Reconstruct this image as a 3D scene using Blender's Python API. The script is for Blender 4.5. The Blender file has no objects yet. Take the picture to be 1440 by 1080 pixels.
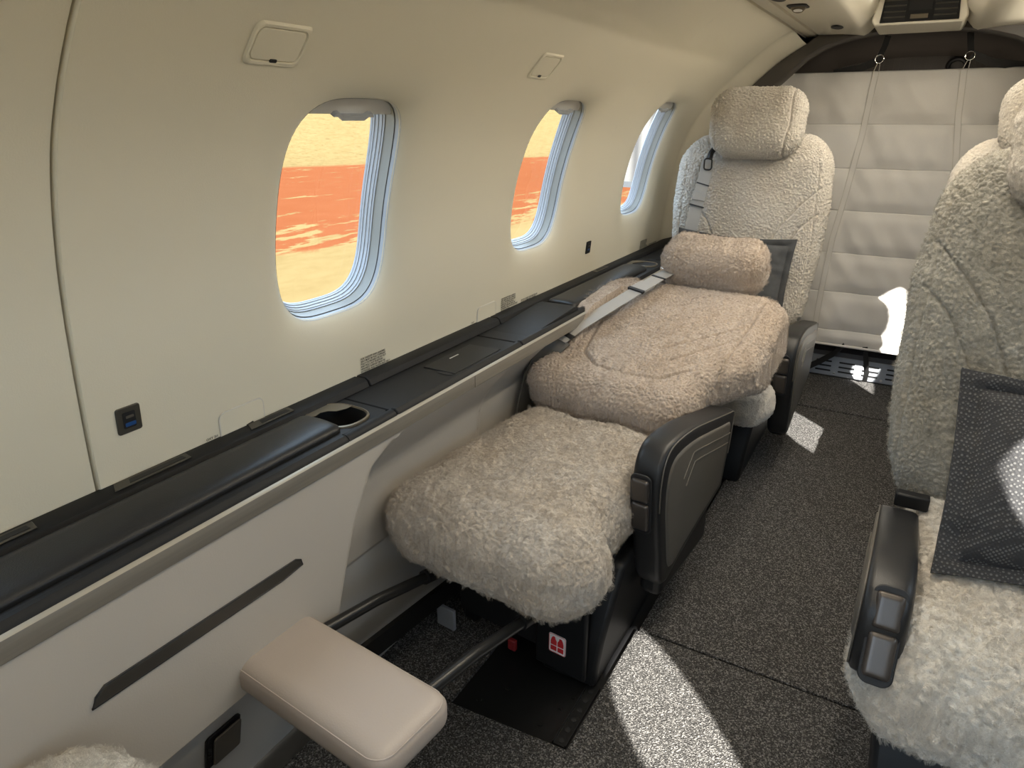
import bpy, math, random
import numpy as np
from mathutils import Vector, Matrix, noise
random.seed(7)
SC = bpy.context.scene
COL = SC.collection
PI = math.pi
R = math.radians

# ------------------------------------------------------------------ materials
MATS = {}
def new_mat(name):
    m = bpy.data.materials.new(name); m.use_nodes = True
    nt = m.node_tree; b = nt.nodes['Principled BSDF']
    MATS[name] = m
    return m, nt, b
def N(nt, t, **kw):
    n = nt.nodes.new(t)
    for k, v in kw.items():
        if k in n.inputs: n.inputs[k].default_value = v
        else: setattr(n, k, v)
    return n
def rgba(c): return (c[0], c[1], c[2], 1.0)
def simple(name, col, rough=.5, metal=0., spec=.5, bump=None, coat=0., sheen=0., var=0., vscale=30.):
    m, nt, b = new_mat(name)
    b.inputs['Base Color'].default_value = rgba(col)
    b.inputs['Roughness'].default_value = rough
    b.inputs['Metallic'].default_value = metal
    b.inputs['Specular IOR Level'].default_value = spec
    b.inputs['Coat Weight'].default_value = coat
    b.inputs['Sheen Weight'].default_value = sheen
    tc = N(nt, 'ShaderNodeTexCoord')
    if var:
        nz = N(nt, 'ShaderNodeTexNoise', Scale=vscale, Detail=4.)
        nt.links.new(tc.outputs['Object'], nz.inputs['Vector'])
        mx = N(nt, 'ShaderNodeMix', data_type='RGBA')
        mx.inputs[6].default_value = rgba([c * (1 - var) for c in col]); mx.inputs[7].default_value = rgba([min(1, c * (1 + var)) for c in col])
        nt.links.new(nz.outputs['Fac'], mx.inputs[0]); nt.links.new(mx.outputs[2], b.inputs['Base Color'])
    if bump:
        kind, sc, st, dist = bump
        if kind == 'v':
            t = N(nt, 'ShaderNodeTexVoronoi', Scale=sc)
            o = t.outputs['Distance']
        else:
            t = N(nt, 'ShaderNodeTexNoise', Scale=sc, Detail=5.)
            o = t.outputs['Fac']
        nt.links.new(tc.outputs['Object'], t.inputs['Vector'])
        bp = N(nt, 'ShaderNodeBump', Strength=st, Distance=dist)
        nt.links.new(o, bp.inputs['Height']); nt.links.new(bp.outputs['Normal'], b.inputs['Normal'])
    return m

WALL = simple('ivory_wall_leather', (.66, .618, .50), .52, bump=('n', 420., .12, .002))
CEIL = simple('ivory_ceiling_leather', (.68, .64, .54), .5, bump=('n', 420., .1, .002))
TAUPE = simple('taupe_leather', (.395, .365, .322), .5, bump=('n', 380., .1, .002))
LOWER = simple('pale_grey_laminate', (.42, .41, .39), .45)
LEG = simple('taupe_footrest_leather', (.355, .308, .272), .5, bump=('n', 320., .12, .002))
BLEATH = simple('black_leather', (.013, .013, .0135), .40, spec=.35, bump=('v', 520., .12, .001))
BPLAS = simple('black_plastic', (.009, .009, .0095), .46, spec=.3, bump=('n', 600., .08, .001))
BSOFT = simple('black_soft_top', (.009, .009, .0095), .55, spec=.28, bump=('n', 700., .1, .001))
DLEATH = simple('dark_grey_leather', (.088, .079, .066), .4, spec=.4, bump=('v', 520., .12, .001))  # tone raised to carry the light on the armrest outer faces
DARK = simple('void_black', (.006, .006, .007), .6)
BRONZE = simple('satin_bronze', (.20, .17, .125), .42, metal=.7)
BRONZE_S = simple('smoked_bronze', (.075, .068, .055), .45, metal=.5)
EDGE = simple('champagne_glint', (.42, .38, .31), .42, metal=.5)  # paler than the veneer: chamfer highlight put into the colour
STEEL = simple('satin_steel', (.62, .60, .56), .28, metal=1.)
CHROME = simple('chrome', (.8, .8, .8), .12, metal=1.)
ROD = simple('black_rod_metal', (.03, .03, .03), .32, metal=.6)
BUTTON = simple('satin_taupe_button', (.07, .06, .053), .3, metal=.5)
FRAMEW = simple('window_frame_white', (.34, .36, .39), .35)
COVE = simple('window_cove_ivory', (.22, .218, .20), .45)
FRAMEG = simple('window_frame_grey', (.33, .35, .38), .35)
SHADE = simple('shade_grey', (.56, .535, .49), .45)
BELT = simple('grey_belt_webbing', (.30, .29, .275), .55, bump=('n', 900., .15, .001))
INK = simple('black_print', (.03, .028, .025), .7)
WHITEP = simple('white_sticker', (.8, .79, .78), .5)
REDP = simple('red_print', (.55, .02, .025), .5)
BLUEP = simple('usb_blue', (.012, .06, .20), .4)
BHEAD = simple('dark_brown_bulkhead', (.050, .042, .034), .45, var=.3, vscale=8.)
STRAP = simple('black_webbing', (.012, .012, .013), .6)
GRILLE = simple('grey_vent_metal', (.34, .36, .40), .4, metal=.3)
BAGCARP = simple('grey_baggage_carpet', (.14, .135, .14), .95, bump=('n', 500., .5, .004), var=.4, vscale=300.)
CREAML = simple('cream_leather', (.62, .57, .44), .48, bump=('n', 320., .1, .002))
PILLOWG = simple('charcoal_felt', (.055, .057, .06), .9, bump=('n', 600., .25, .002), var=.25, vscale=60.)

# veneer strip
m, nt, b = new_mat('taupe_veneer')
tc = N(nt, 'ShaderNodeTexCoord'); mp = N(nt, 'ShaderNodeMapping'); mp.inputs['Scale'].default_value = (60, 2.2, 60)
nz = N(nt, 'ShaderNodeTexNoise', Scale=3., Detail=5.)
cr = N(nt, 'ShaderNodeValToRGB'); cr.color_ramp.elements[0].color = (.15, .135, .115, 1); cr.color_ramp.elements[1].color = (.24, .22, .185, 1)
nt.links.new(tc.outputs['Object'], mp.inputs['Vector']); nt.links.new(mp.outputs['Vector'], nz.inputs['Vector']); nt.links.new(nz.outputs['Fac'], cr.inputs['Fac']); nt.links.new(cr.outputs['Color'], b.inputs['Base Color'])
b.inputs['Roughness'].default_value = .3; b.inputs['Metallic'].default_value = .35
VENEER = m

def carpet_mat(name, dark, light, scale=900.):
    m, nt, b = new_mat(name)
    tc = N(nt, 'ShaderNodeTexCoord')
    v = N(nt, 'ShaderNodeTexVoronoi', Scale=scale * .42)
    nz = N(nt, 'ShaderNodeTexNoise', Scale=scale * .33, Detail=3.)
    nz2 = N(nt, 'ShaderNodeTexNoise', Scale=14., Detail=3.)
    for q in (v, nz, nz2): nt.links.new(tc.outputs['Object'], q.inputs['Vector'])
    cr = N(nt, 'ShaderNodeValToRGB'); cr.color_ramp.elements[0].position = .36; cr.color_ramp.elements[1].position = .68
    cr.color_ramp.elements[0].color = rgba(dark); cr.color_ramp.elements[1].color = rgba([c * .42 for c in light])
    nt.links.new(nz.outputs['Fac'], cr.inputs['Fac'])
    vc = N(nt, 'ShaderNodeSeparateXYZ'); nt.links.new(v.outputs['Color'], vc.inputs[0])
    fl = N(nt, 'ShaderNodeMapRange'); fl.inputs[1].default_value = .62; fl.inputs[2].default_value = .98; nt.links.new(vc.outputs['X'], fl.inputs[0])
    mx = N(nt, 'ShaderNodeMix', data_type='RGBA'); mx.inputs[7].default_value = rgba(light)
    nt.links.new(fl.outputs[0], mx.inputs[0]); nt.links.new(cr.outputs['Color'], mx.inputs[6])
    nt.links.new(mx.outputs[2], b.inputs['Base Color'])
    b.inputs['Roughness'].default_value = .95; b.inputs['Specular IOR Level'].default_value = .1
    bp = N(nt, 'ShaderNodeBump', Strength=.8, Distance=.004)
    nt.links.new(v.outputs['Distance'], bp.inputs['Height']); nt.links.new(bp.outputs['Normal'], b.inputs['Normal'])
    return m
CARPET = carpet_mat('charcoal_loop_carpet', (.018, .0178, .0178), (.22, .212, .205))

def fleece_mat(name, tip, root, warm):
    m, nt, b = new_mat(name)
    tc = N(nt, 'ShaderNodeTexCoord')
    v = N(nt, 'ShaderNodeTexNoise', Scale=170., Detail=4., Roughness=.65)
    w = N(nt, 'ShaderNodeTexNoise', Scale=7., Detail=3.)
    f = N(nt, 'ShaderNodeTexNoise', Scale=620., Detail=3.)
    for q in (v, w, f): nt.links.new(tc.outputs['Object'], q.inputs['Vector'])
    a = N(nt, 'ShaderNodeMix', data_type='RGBA'); a.inputs[6].default_value = rgba(tip); a.inputs[7].default_value = rgba(warm)
    cr = N(nt, 'ShaderNodeMapRange'); cr.inputs[1].default_value = .38; cr.inputs[2].default_value = .66
    nt.links.new(w.outputs['Fac'], cr.inputs[0]); nt.links.new(cr.outputs[0], a.inputs[0])
    c2 = N(nt, 'ShaderNodeMapRange'); c2.inputs[1].default_value = .30; c2.inputs[2].default_value = .52
    nt.links.new(v.outputs['Fac'], c2.inputs[0])
    d = N(nt, 'ShaderNodeMix', data_type='RGBA'); d.inputs[6].default_value = rgba(root)
    nt.links.new(c2.outputs[0], d.inputs[0]); nt.links.new(a.outputs[2], d.inputs[7])
    nt.links.new(d.outputs[2], b.inputs['Base Color'])
    b.inputs['Roughness'].default_value = .95; b.inputs['Specular IOR Level'].default_value = .12
    b.inputs['Sheen Weight'].default_value = .35; b.inputs['Sheen Roughness'].default_value = .5
    add = N(nt, 'ShaderNodeMath', operation='ADD'); mu = N(nt, 'ShaderNodeMath', operation='MULTIPLY'); mu.inputs[1].default_value = .45
    nt.links.new(f.outputs['Fac'], mu.inputs[0]); nt.links.new(v.outputs['Fac'], add.inputs[0]); nt.links.new(mu.outputs[0], add.inputs[1])
    bp = N(nt, 'ShaderNodeBump', Strength=.7, Distance=.006)
    nt.links.new(add.outputs[0], bp.inputs['Height']); nt.links.new(bp.outputs['Normal'], b.inputs['Normal'])
    return m
FL_PINK = fleece_mat('fleece_rosy_beige', (.47, .395, .33), (.35, .285, .235), (.44, .355, .28))
FL_GREY = fleece_mat('fleece_stone_beige', (.52, .487, .44), (.38, .35, .305), (.50, .455, .395))
FL_SHADED_ASH = fleece_mat('fleece_shaded_ash', (.34, .325, .285), (.25, .238, .20), (.325, .30, .25))  # greyer fleece, darkened further to carry the shade on one seat back
FL_PALE = fleece_mat('fleece_pale_ivory', (.60, .575, .525), (.44, .41, .365), (.57, .515, .44))
FL_SEAT = fleece_mat('fleece_sand_grey', (.48, .435, .38), (.35, .31, .265), (.46, .395, .32))

# woven pillow with pale flecks
m, nt, b = new_mat('black_flecked_weave')
tc = N(nt, 'ShaderNodeTexCoord'); mp = N(nt, 'ShaderNodeMapping'); mp.inputs['Scale'].default_value = (185, 185, 185); mp.inputs['Rotation'].default_value = (0, R(45), 0)
ck = N(nt, 'ShaderNodeTexVoronoi', Scale=1.); ck.inputs['Randomness'].default_value = .12
nt.links.new(tc.outputs['Object'], mp.inputs['Vector']); nt.links.new(mp.outputs['Vector'], ck.inputs['Vector'])
cr = N(nt, 'ShaderNodeValToRGB'); cr.color_ramp.elements[0].position = .28; cr.color_ramp.elements[1].position = .40
cr.color_ramp.elements[0].color = (.075, .075, .075, 1); cr.color_ramp.elements[1].color = (.018, .018, .02, 1)
nt.links.new(ck.outputs['Distance'], cr.inputs['Fac']); nt.links.new(cr.outputs['Color'], b.inputs['Base Color'])
b.inputs['Roughness'].default_value = .85
bp = N(nt, 'ShaderNodeBump', Strength=.5, Distance=.003); bp.invert = True
nt.links.new(ck.outputs['Distance'], bp.inputs['Height']); nt.links.new(bp.outputs['Normal'], b.inputs['Normal'])
WEAVE = m

STITCH = simple('stitch_thread', (.46, .44, .405), .8)
# curtain canvas
m, nt, b = new_mat('grey_canvas')
tc = N(nt, 'ShaderNodeTexCoord')
w1 = N(nt, 'ShaderNodeTexNoise', Scale=240., Detail=2.); mp = N(nt, 'ShaderNodeMapping'); mp.inputs['Scale'].default_value = (1, 1, 5)
nt.links.new(tc.outputs['Object'], mp.inputs['Vector']); nt.links.new(mp.outputs['Vector'], w1.inputs['Vector'])
mx = N(nt, 'ShaderNodeMix', data_type='RGBA'); mx.inputs[6].default_value = (.56, .54, .515, 1); mx.inputs[7].default_value = (.63, .61, .585, 1)
nt.links.new(w1.outputs['Fac'], mx.inputs[0]); nt.links.new(mx.outputs[2], b.inputs['Base Color'])
b.inputs['Roughness'].default_value = .7
bp = N(nt, 'ShaderNodeBump', Strength=.2, Distance=.002); nt.links.new(w1.outputs['Fac'], bp.inputs['Height']); nt.links.new(bp.outputs['Normal'], b.inputs['Normal'])
CANVAS = m

# glass pane
m, nt, b = new_mat('window_acrylic')
nt.nodes.remove(b); out = nt.nodes['Material Output']
tr = N(nt, 'ShaderNodeBsdfTransparent'); tr.inputs['Color'].default_value = (.97, .98, .98, 1)
gl = N(nt, 'ShaderNodeBsdfGlossy', Roughness=.03); ms = N(nt, 'ShaderNodeMixShader'); ms.inputs[0].default_value = .035
nt.links.new(tr.outputs[0], ms.inputs[1]); nt.links.new(gl.outputs[0], ms.inputs[2]); nt.links.new(ms.outputs[0], out.inputs['Surface'])
GLASS = m

# savanna ground: bands of dry grass and red soil by world position
m, nt, b = new_mat('dry_grass_and_red_soil')
geo = N(nt, 'ShaderNodeNewGeometry'); sx = N(nt, 'ShaderNodeSeparateXYZ'); nt.links.new(geo.outputs['Position'], sx.inputs[0])
def MATH(op, a, bb):
    n = N(nt, 'ShaderNodeMath', operation=op)
    for i, v in enumerate((a, bb)):
        if isinstance(v, (int, float)): n.inputs[i].default_value = v
        elif v is not None: nt.links.new(v, n.inputs[i])
    return n.outputs[0]
u = MATH('ADD', MATH('MULTIPLY', sx.outputs['X'], -1.), MATH('MULTIPLY', sx.outputs['Y'], .33))
def NOI(scale, detail, stretch=None, rough=.6):
    n = N(nt, 'ShaderNodeTexNoise', Scale=scale, Detail=detail, Roughness=rough)
    if stretch:
        p = N(nt, 'ShaderNodeMapping'); p.inputs['Scale'].default_value = stretch; p.inputs['Rotation'].default_value = (0, 0, R(18))
        nt.links.new(geo.outputs['Position'], p.inputs['Vector']); nt.links.new(p.outputs['Vector'], n.inputs['Vector'])
    else: nt.links.new(geo.outputs['Position'], n.inputs['Vector'])
    return n.outputs['Fac']
tuft = NOI(1.5, 6., (1., .30, 1.), .68)
edge = MATH('MULTIPLY', MATH('SUBTRACT', NOI(.5, 4.), .5), 4.)
uu = MATH('ADD', u, edge)
lo = N(nt, 'ShaderNodeMapRange'); lo.inputs[1].default_value = 13.0; lo.inputs[2].default_value = 13.5; nt.links.new(MATH('ADD', u, MATH('MULTIPLY', edge, .12)), lo.inputs[0])
hi = N(nt, 'ShaderNodeMapRange'); hi.inputs[1].default_value = 36.8; hi.inputs[2].default_value = 38.2; nt.links.new(MATH('ADD', u, MATH('MULTIPLY', edge, .4)), hi.inputs[0])
thr = N(nt, 'ShaderNodeMapRange'); thr.inputs[1].default_value = 13.; thr.inputs[2].default_value = 19.5; thr.inputs[3].default_value = .47; thr.inputs[4].default_value = .605; nt.links.new(uu, thr.inputs[0])
patch = N(nt, 'ShaderNodeMapRange'); patch.inputs[1].default_value = 0.; patch.inputs[2].default_value = .03; nt.links.new(MATH('SUBTRACT', tuft, thr.outputs[0]), patch.inputs[0])
soil = MATH('MULTIPLY', MATH('MULTIPLY', lo.outputs[0], MATH('SUBTRACT', 1., hi.outputs[0])), MATH('SUBTRACT', 1., patch.outputs[0]))
GA, GB = (.112, .081, .036), (.094, .065, .027)
gr = N(nt, 'ShaderNodeMix', data_type='RGBA'); gr.inputs[6].default_value = rgba(GA); gr.inputs[7].default_value = rgba(GB)
gf = N(nt, 'ShaderNodeMapRange'); gf.inputs[1].default_value = .42; gf.inputs[2].default_value = .72; nt.links.new(NOI(2.2, 6., (1., .5, 1.), .7), gf.inputs[0]); nt.links.new(gf.outputs[0], gr.inputs[0])
shrub = N(nt, 'ShaderNodeMapRange'); shrub.inputs[1].default_value = .56; shrub.inputs[2].default_value = .66; nt.links.new(NOI(1.5, 5., None, .75), shrub.inputs[0])
spk = N(nt, 'ShaderNodeMapRange'); spk.inputs[1].default_value = .52; spk.inputs[2].default_value = .64; nt.links.new(NOI(4.2, 3., None, .7), spk.inputs[0])
sh2 = MATH('MAXIMUM', MATH('MULTIPLY', MATH('MULTIPLY', spk.outputs[0], hi.outputs[0]), .5), MATH('MULTIPLY', MATH('MULTIPLY', shrub.outputs[0], hi.outputs[0]), .55))
gs = N(nt, 'ShaderNodeMix', data_type='RGBA'); gs.inputs[7].default_value = (.055, .040, .016, 1); nt.links.new(sh2, gs.inputs[0]); nt.links.new(gr.outputs[2], gs.inputs[6])
so = N(nt, 'ShaderNodeMix', data_type='RGBA'); so.inputs[6].default_value = (.108, .037, .0155, 1); so.inputs[7].default_value = (.095, .029, .0115, 1); nt.links.new(NOI(.9, 4.), so.inputs[0])
fin = N(nt, 'ShaderNodeMix', data_type='RGBA'); nt.links.new(soil, fin.inputs[0]); nt.links.new(gs.outputs[2], fin.inputs[6]); nt.links.new(so.outputs[2], fin.inputs[7])
nt.links.new(fin.outputs[2], b.inputs['Base Color']); b.inputs['Roughness'].default_value = 1.; b.inputs['Specular IOR Level'].default_value = 0.
LAND = m
HANGAR = simple('hangar_sheet_metal', (.075, .074, .07), .6)
CONC = simple('pale_concrete', (.05, .055, .06), .9)

# ------------------------------------------------------------------ mesh helpers
def finish(name, verts, faces, mat, parent=None, smooth=True, angle=35, bevel=0., seg=2, origin=(0, 0, 0)):
    me = bpy.data.meshes.new(name)
    o0 = Vector(origin)
    if o0.length: verts = [(v[0] - o0.x, v[1] - o0.y, v[2] - o0.z) for v in verts]
    me.from_pydata([tuple(map(float, v)) for v in verts], [], [tuple(map(int, f)) for f in faces])
    me.validate(); me.update()
    if mat: me.materials.append(mat)
    if smooth:
        me.polygons.foreach_set('use_smooth', [True] * len(me.polygons))
        if angle < 180: me.set_sharp_from_angle(angle=R(angle))
    o = bpy.data.objects.new(name, me); COL.objects.link(o)
    if parent: o.parent = parent
    if not parent: o.location = o0
    if bevel:
        md = o.modifiers.new('bevel', 'BEVEL'); md.width = bevel; md.segments = seg; md.limit_method = 'ANGLE'; md.angle_limit = R(40)
        md.harden_normals = False
    return o
class MB:
    def __init__(s): s.v = []; s.f = []
    def add(s, v, f):
        n = len(s.v); s.v += [tuple(q) for q in v]; s.f += [tuple(i + n for i in q) for q in f]; return s
    def box(s, x0, x1, y0, y1, z0, z1):
        return s.add([(x, y, z) for x in (x0, x1) for y in (y0, y1) for z in (z0, z1)],
                     [(0, 1, 3, 2), (4, 6, 7, 5), (0, 4, 5, 1), (2, 3, 7, 6), (0, 2, 6, 4), (1, 5, 7, 3)])
    def prism(s, pts, vec):
        """planar outline (3-D points) pushed along vec"""
        n = len(pts); vec = Vector(vec)
        v = [Vector(p) for p in pts] + [Vector(p) + vec for p in pts]
        f = [tuple(range(n))[::-1], tuple(range(n, 2 * n))] + [(i, (i + 1) % n, n + (i + 1) % n, n + i) for i in range(n)]
        return s.add(v, f)
    def tube(s, path, r, n=10, caps=True, closed=False):
        P = [Vector(p) for p in path]; rr = r if isinstance(r, (list, tuple)) else [r] * len(P)
        v, f = [], []; up = None
        for i, p in enumerate(P):
            a = P[i - 1] if (i > 0 or closed) else P[i]; c = P[(i + 1) % len(P)] if (i < len(P) - 1 or closed) else P[i]
            t = (c - a).normalized()
            if up is None: up = t.orthogonal().normalized()
            up = (up - t * up.dot(t)).normalized(); w = t.cross(up)
            for k in range(n):
                q = 2 * PI * k / n; v.append(p + up * math.cos(q) * rr[i] + w * math.sin(q) * rr[i])
        L = len(P)
        for i in range(L if closed else L - 1):
            j = (i + 1) % L
            for k in range(n): f.append((i * n + k, i * n + (k + 1) % n, j * n + (k + 1) % n, j * n + k))
        if caps and not closed: f += [tuple(range(n))[::-1], tuple(range((L - 1) * n, L * n))]
        return s.add(v, f)
    def ribbon(s, path, side, width, thick):
        """flat strap along path; side = vectors across, normals derived"""
        P = [Vector(p) for p in path]; v, f = [], []
        for i, p in enumerate(P):
            t = (P[min(i + 1, len(P) - 1)] - P[max(i - 1, 0)]).normalized()
            sd = Vector(side[i] if isinstance(side, list) else side); sd = (sd - t * sd.dot(t)).normalized(); n = t.cross(sd)
            for a, c in ((-1, -1), (1, -1), (1, 1), (-1, 1)): v.append(p + sd * a * width / 2 + n * c * thick / 2)
        for i in range(len(P) - 1):
            for k in range(4): f.append((i * 4 + k, i * 4 + (k + 1) % 4, i * 4 + 4 + (k + 1) % 4, i * 4 + 4 + k))
        L = len(P) - 1; f += [(3, 2, 1, 0), (L * 4, L * 4 + 1, L * 4 + 2, L * 4 + 3)]
        return s.add(v, f)
    def loft(s, rings, closed=True, cap0=False, cap1=False):
        n = len(rings[0]); v = [p for r in rings for p in r]; f = []
        for i in range(len(rings) - 1):
            for k in range(n if closed else n - 1): f.append((i * n + k, i * n + (k + 1) % n, (i + 1) * n + (k + 1) % n, (i + 1) * n + k))
        if cap0: f.append(tuple(range(n))[::-1])
        if cap1: f.append(tuple(range((len(rings) - 1) * n, len(rings) * n)))
        return s.add(v, f)
    def build(s, name, mat, parent=None, **k): return finish(name, s.v, s.f, mat, parent, **k)

def tag(o, label=None, cat=None, group=None, kind=None):
    if label: o['label'] = label
    if cat: o['category'] = cat
    if group: o['group'] = group
    if kind: o['kind'] = kind
    return o
def empty(name, loc, label, cat, group=None, rz=0.):
    o = bpy.data.objects.new(name, None); COL.objects.link(o); o.location = loc; o.rotation_euler.z = rz; o.empty_display_size = .05
    return tag(o, label, cat, group)
def struct(o): o['kind'] = 'structure'; return o

def smooth01(t): t = np.clip(t, 0, 1); return t * t * (3 - 2 * t)
def round_rect(a, b, r, n=8):
    """outline of a rounded rectangle, counter-clockwise, 2-D"""
    pts = []
    for cx, cy, a0 in ((a - r, b - r, 0), (-a + r, b - r, 90), (-a + r, -b + r, 180), (a - r, -b + r, 270)):
        for k in range(n + 1):
            q = R(a0 + 90 * k / n); pts.append((cx + r * math.cos(q), cy + r * math.sin(q)))
    return pts

def pad_grid(h, r, res):
    """points and quads of a box with rounded edges; r may be per-axis"""
    n = [max(4, int(round(2 * h[i] / res))) for i in range(3)]
    idx, pts, faces = {}, [], []
    def vid(i, j, k):
        key = (i, j, k)
        if key not in idx:
            idx[key] = len(pts); pts.append((2 * i / n[0] - 1, 2 * j / n[1] - 1, 2 * k / n[2] - 1))
        return idx[key]
    for ax in range(3):
        a, c = [(1, 2), (2, 0), (0, 1)][ax]
        for side in (0, n[ax]):
            for p in range(n[a]):
                for q in range(n[c]):
                    def cc(pp, qq):
                        t = [0, 0, 0]; t[ax] = side; t[a] = pp; t[c] = qq; return vid(*t)
                    quad = (cc(p, q), cc(p + 1, q), cc(p + 1, q + 1), cc(p, q + 1))
                    faces.append(quad if side else quad[::-1])
    P = np.array(pts) * np.array(h)
    rr = np.array(r if hasattr(r, '__len__') else [r] * 3, float)
    inner = np.clip(P, -(np.array(h) - rr), np.array(h) - rr)
    d = (P - inner) / rr; L = np.linalg.norm(d, axis=1, keepdims=True); m = np.abs(d).max(axis=1, keepdims=True)
    d = np.where(L > 1e-9, d / np.maximum(L, 1e-9), d)
    return inner + d * rr * np.where(m > 0, 1, 0), faces

def mesh_normals(P, F):
    F = np.array(F); n = np.cross(P[F[:, 2]] - P[F[:, 0]], P[F[:, 3]] - P[F[:, 1]])
    V = np.zeros_like(P)
    for k in range(4): np.add.at(V, F[:, k], n)
    return V / np.maximum(np.linalg.norm(V, axis=1, keepdims=True), 1e-12)

def wool(P, F, scale, amp, soft, big=.006, seed=0., seams=None, seam_uv=None, warp=.8):
    """push points out along normals into curls of wool; seams = polylines in seam_uv coordinates"""
    Nn = mesh_normals(P, F); H = np.zeros(len(P)); off = Vector((seed, seed * 1.7, seed * .3))
    for i, p in enumerate(P):
        q = Vector(p) * scale + off
        w = noise.noise_vector(q * .6) * warp
        d = noise.voronoi(q + w)[0]
        cell = min(1., (d[1] - d[0]) * 2.1) ** .8
        fine = noise.noise(q * 2.3)
        b = noise.fractal(Vector(p) * 9. + off, 1., 2., 3)
        H[i] = amp * (cell * (1 - soft) + .5 * soft * (noise.noise(q * .8) + 1) + .22 * fine) + big * b
    if seams is not None:
        u = np.array(seam_uv); dip = np.zeros(len(P))
        for line, width, depth, mask in seams:
            L = np.array(line, float); best = np.full(len(P), 1e9)
            for a, c in zip(L[:-1], L[1:]):
                t = np.clip(((u - a) @ (c - a)) / max(1e-9, (c - a) @ (c - a)), 0, 1)
                best = np.minimum(best, np.linalg.norm(u - a - t[:, None] * (c - a), axis=1))
            dip = np.maximum(dip, depth * np.exp(-(best / width) ** 2) * mask)
        H -= dip
    return P + Nn * H[:, None]

def add_wool(o, n, L, kids=10, keep=None, rad=.0002, curl=.0006):
    m = o.modifiers.new('wool_pile', 'PARTICLE_SYSTEM'); st = o.particle_systems[-1].settings; o.particle_systems[-1].seed = 3
    st.type = 'HAIR'; st.count = n; st.hair_length = L; st.hair_step = 3; st.emit_from = 'FACE'; st.use_modifier_stack = False; st.use_even_distribution = True
    st.use_advanced_hair = True; st.brownian_factor = .002; st.factor_random = .0012
    st.child_type = 'INTERPOLATED'
    if hasattr(st, 'rendered_child_count'): st.rendered_child_count = kids
    st.clump_factor = .12; st.clump_shape = .1; st.child_length = 1.; st.kink = 'CURL'; st.kink_amplitude = curl; st.kink_frequency = 2.2; st.kink_shape = .2
    st.roughness_1 = .0004; st.roughness_1_size = .01; st.roughness_endpoint = .0005; st.roughness_2 = .0004
    st.root_radius = 1.; st.tip_radius = .35; st.radius_scale = rad; st.render_step = 3; st.display_step = 2
    if keep is not None:
        g = o.vertex_groups.new(name='pile_density'); g.add([int(i) for i in np.nonzero(keep)[0]], 1., 'REPLACE')
        o.particle_systems[-1].vertex_group_density = 'pile_density'
    return o
def fleece_pad(name, mat, parent, h, r, res, M, warp=None, scale=95., amp=.005, soft=.3, big=.004, seed=0., seams=None, front=None, pile=None, post=None):
    P, F = pad_grid(h, r, res)
    if warp is not None: P = warp(P.copy())
    sm = None
    if seams:
        mask = (P @ np.array(front) > 0).astype(float) if front is not None else np.ones(len(P))
        sm = [(l, w, d, mask) for l, w, d in seams]
        uv = P[:, [0, 2]] if front is not None and abs(front[1]) > .5 else P[:, [0, 1]]
        P = wool(P, F, scale, amp, soft, big, seed, sm, uv, .4)
    else: P = wool(P, F, scale, amp, soft, big, seed)
    nn = mesh_normals(P, F); keep = (nn[:, 1] < .35) & (nn[:, 2] > (-.75 if front is None else -2.))
    A = np.array(M.to_3x3()); T = np.array(M.to_translation())
    P = P @ A.T + T
    if post is not None: P = post(P)
    o = finish(name, P, F, mat, parent, angle=180)
    if pile: add_wool(o, *pile, keep=keep)
    return o
def plain_pad(name, mat, parent, h, r, res, M, warp=None):
    P, F = pad_grid(h, r, res)
    if warp is not None: P = warp(P.copy())
    P = P @ np.array(M.to_3x3()).T + np.array(M.to_translation())
    return finish(name, P, F, mat, parent, angle=180)
def TR(x, y, z, rx=0., ry=0., rz=0.):
    return Matrix.Translation((x, y, z)) @ Matrix.Rotation(rz, 4, 'Z') @ Matrix.Rotation(ry, 4, 'Y') @ Matrix.Rotation(rx, 4, 'X')

# ------------------------------------------------------------------ cabin cross-section
XC = -.10
PROF = [(-.955, .56), (-.953, .62), (-.950, .694), (-.942, .791), (-.929, .898), (-.915, .987), (-.897, 1.061), (-.874, 1.129), (-.850, 1.180), (-.814, 1.234), (-.782, 1.274), (-.748, 1.312), (-.665, 1.392), (-.585, 1.458), (-.505, 1.508)]
def _catmull(P, n=10):
    out = []
    P = [Vector(p) for p in P]
    for i in range(len(P) - 1):
        p0 = P[max(i - 1, 0)]; p1 = P[i]; p2 = P[i + 1]; p3 = P[min(i + 2, len(P) - 1)]
        for k in range(n):
            t = k / n
            out.append(.5 * ((2 * p1) + (p2 - p0) * t + (2 * p0 - 5 * p1 + 4 * p2 - p3) * t * t + (3 * p1 - p0 - 3 * p2 + p3) * t ** 3))
    out.append(P[-1]); return out
_c = np.array([tuple(p) for p in _catmull(PROF)])
for _ in range(12): _c[1:-1] = _c[1:-1] * .5 + (_c[:-2] + _c[2:]) * .25
_s = np.concatenate([[0], np.cumsum(np.linalg.norm(np.diff(_c, axis=0), axis=1))])
SMAX = _s[-1]
_t = np.gradient(_c, axis=0); _t /= np.linalg.norm(_t, axis=1, keepdims=True)
def s_of_z(z): return float(np.interp(z, _c[:, 1], _s))
def wp(y, s, off=0., side=-1):
    """point on the cabin lining; off > 0 is into the cabin; side -1 is the window wall in view"""
    y = np.asarray(y, float); s = np.asarray(s, float); off = np.asarray(off, float)
    x = np.interp(s, _s, _c[:, 0]); z = np.interp(s, _s, _c[:, 1]); tx = np.interp(s, _s, _t[:, 0]); tz = np.interp(s, _s, _t[:, 1])
    x = x + tz * off; z = z - tx * off
    if side > 0: x = 2 * XC - x
    return np.stack([x, np.broadcast_to(y, x.shape), z], -1)

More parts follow.
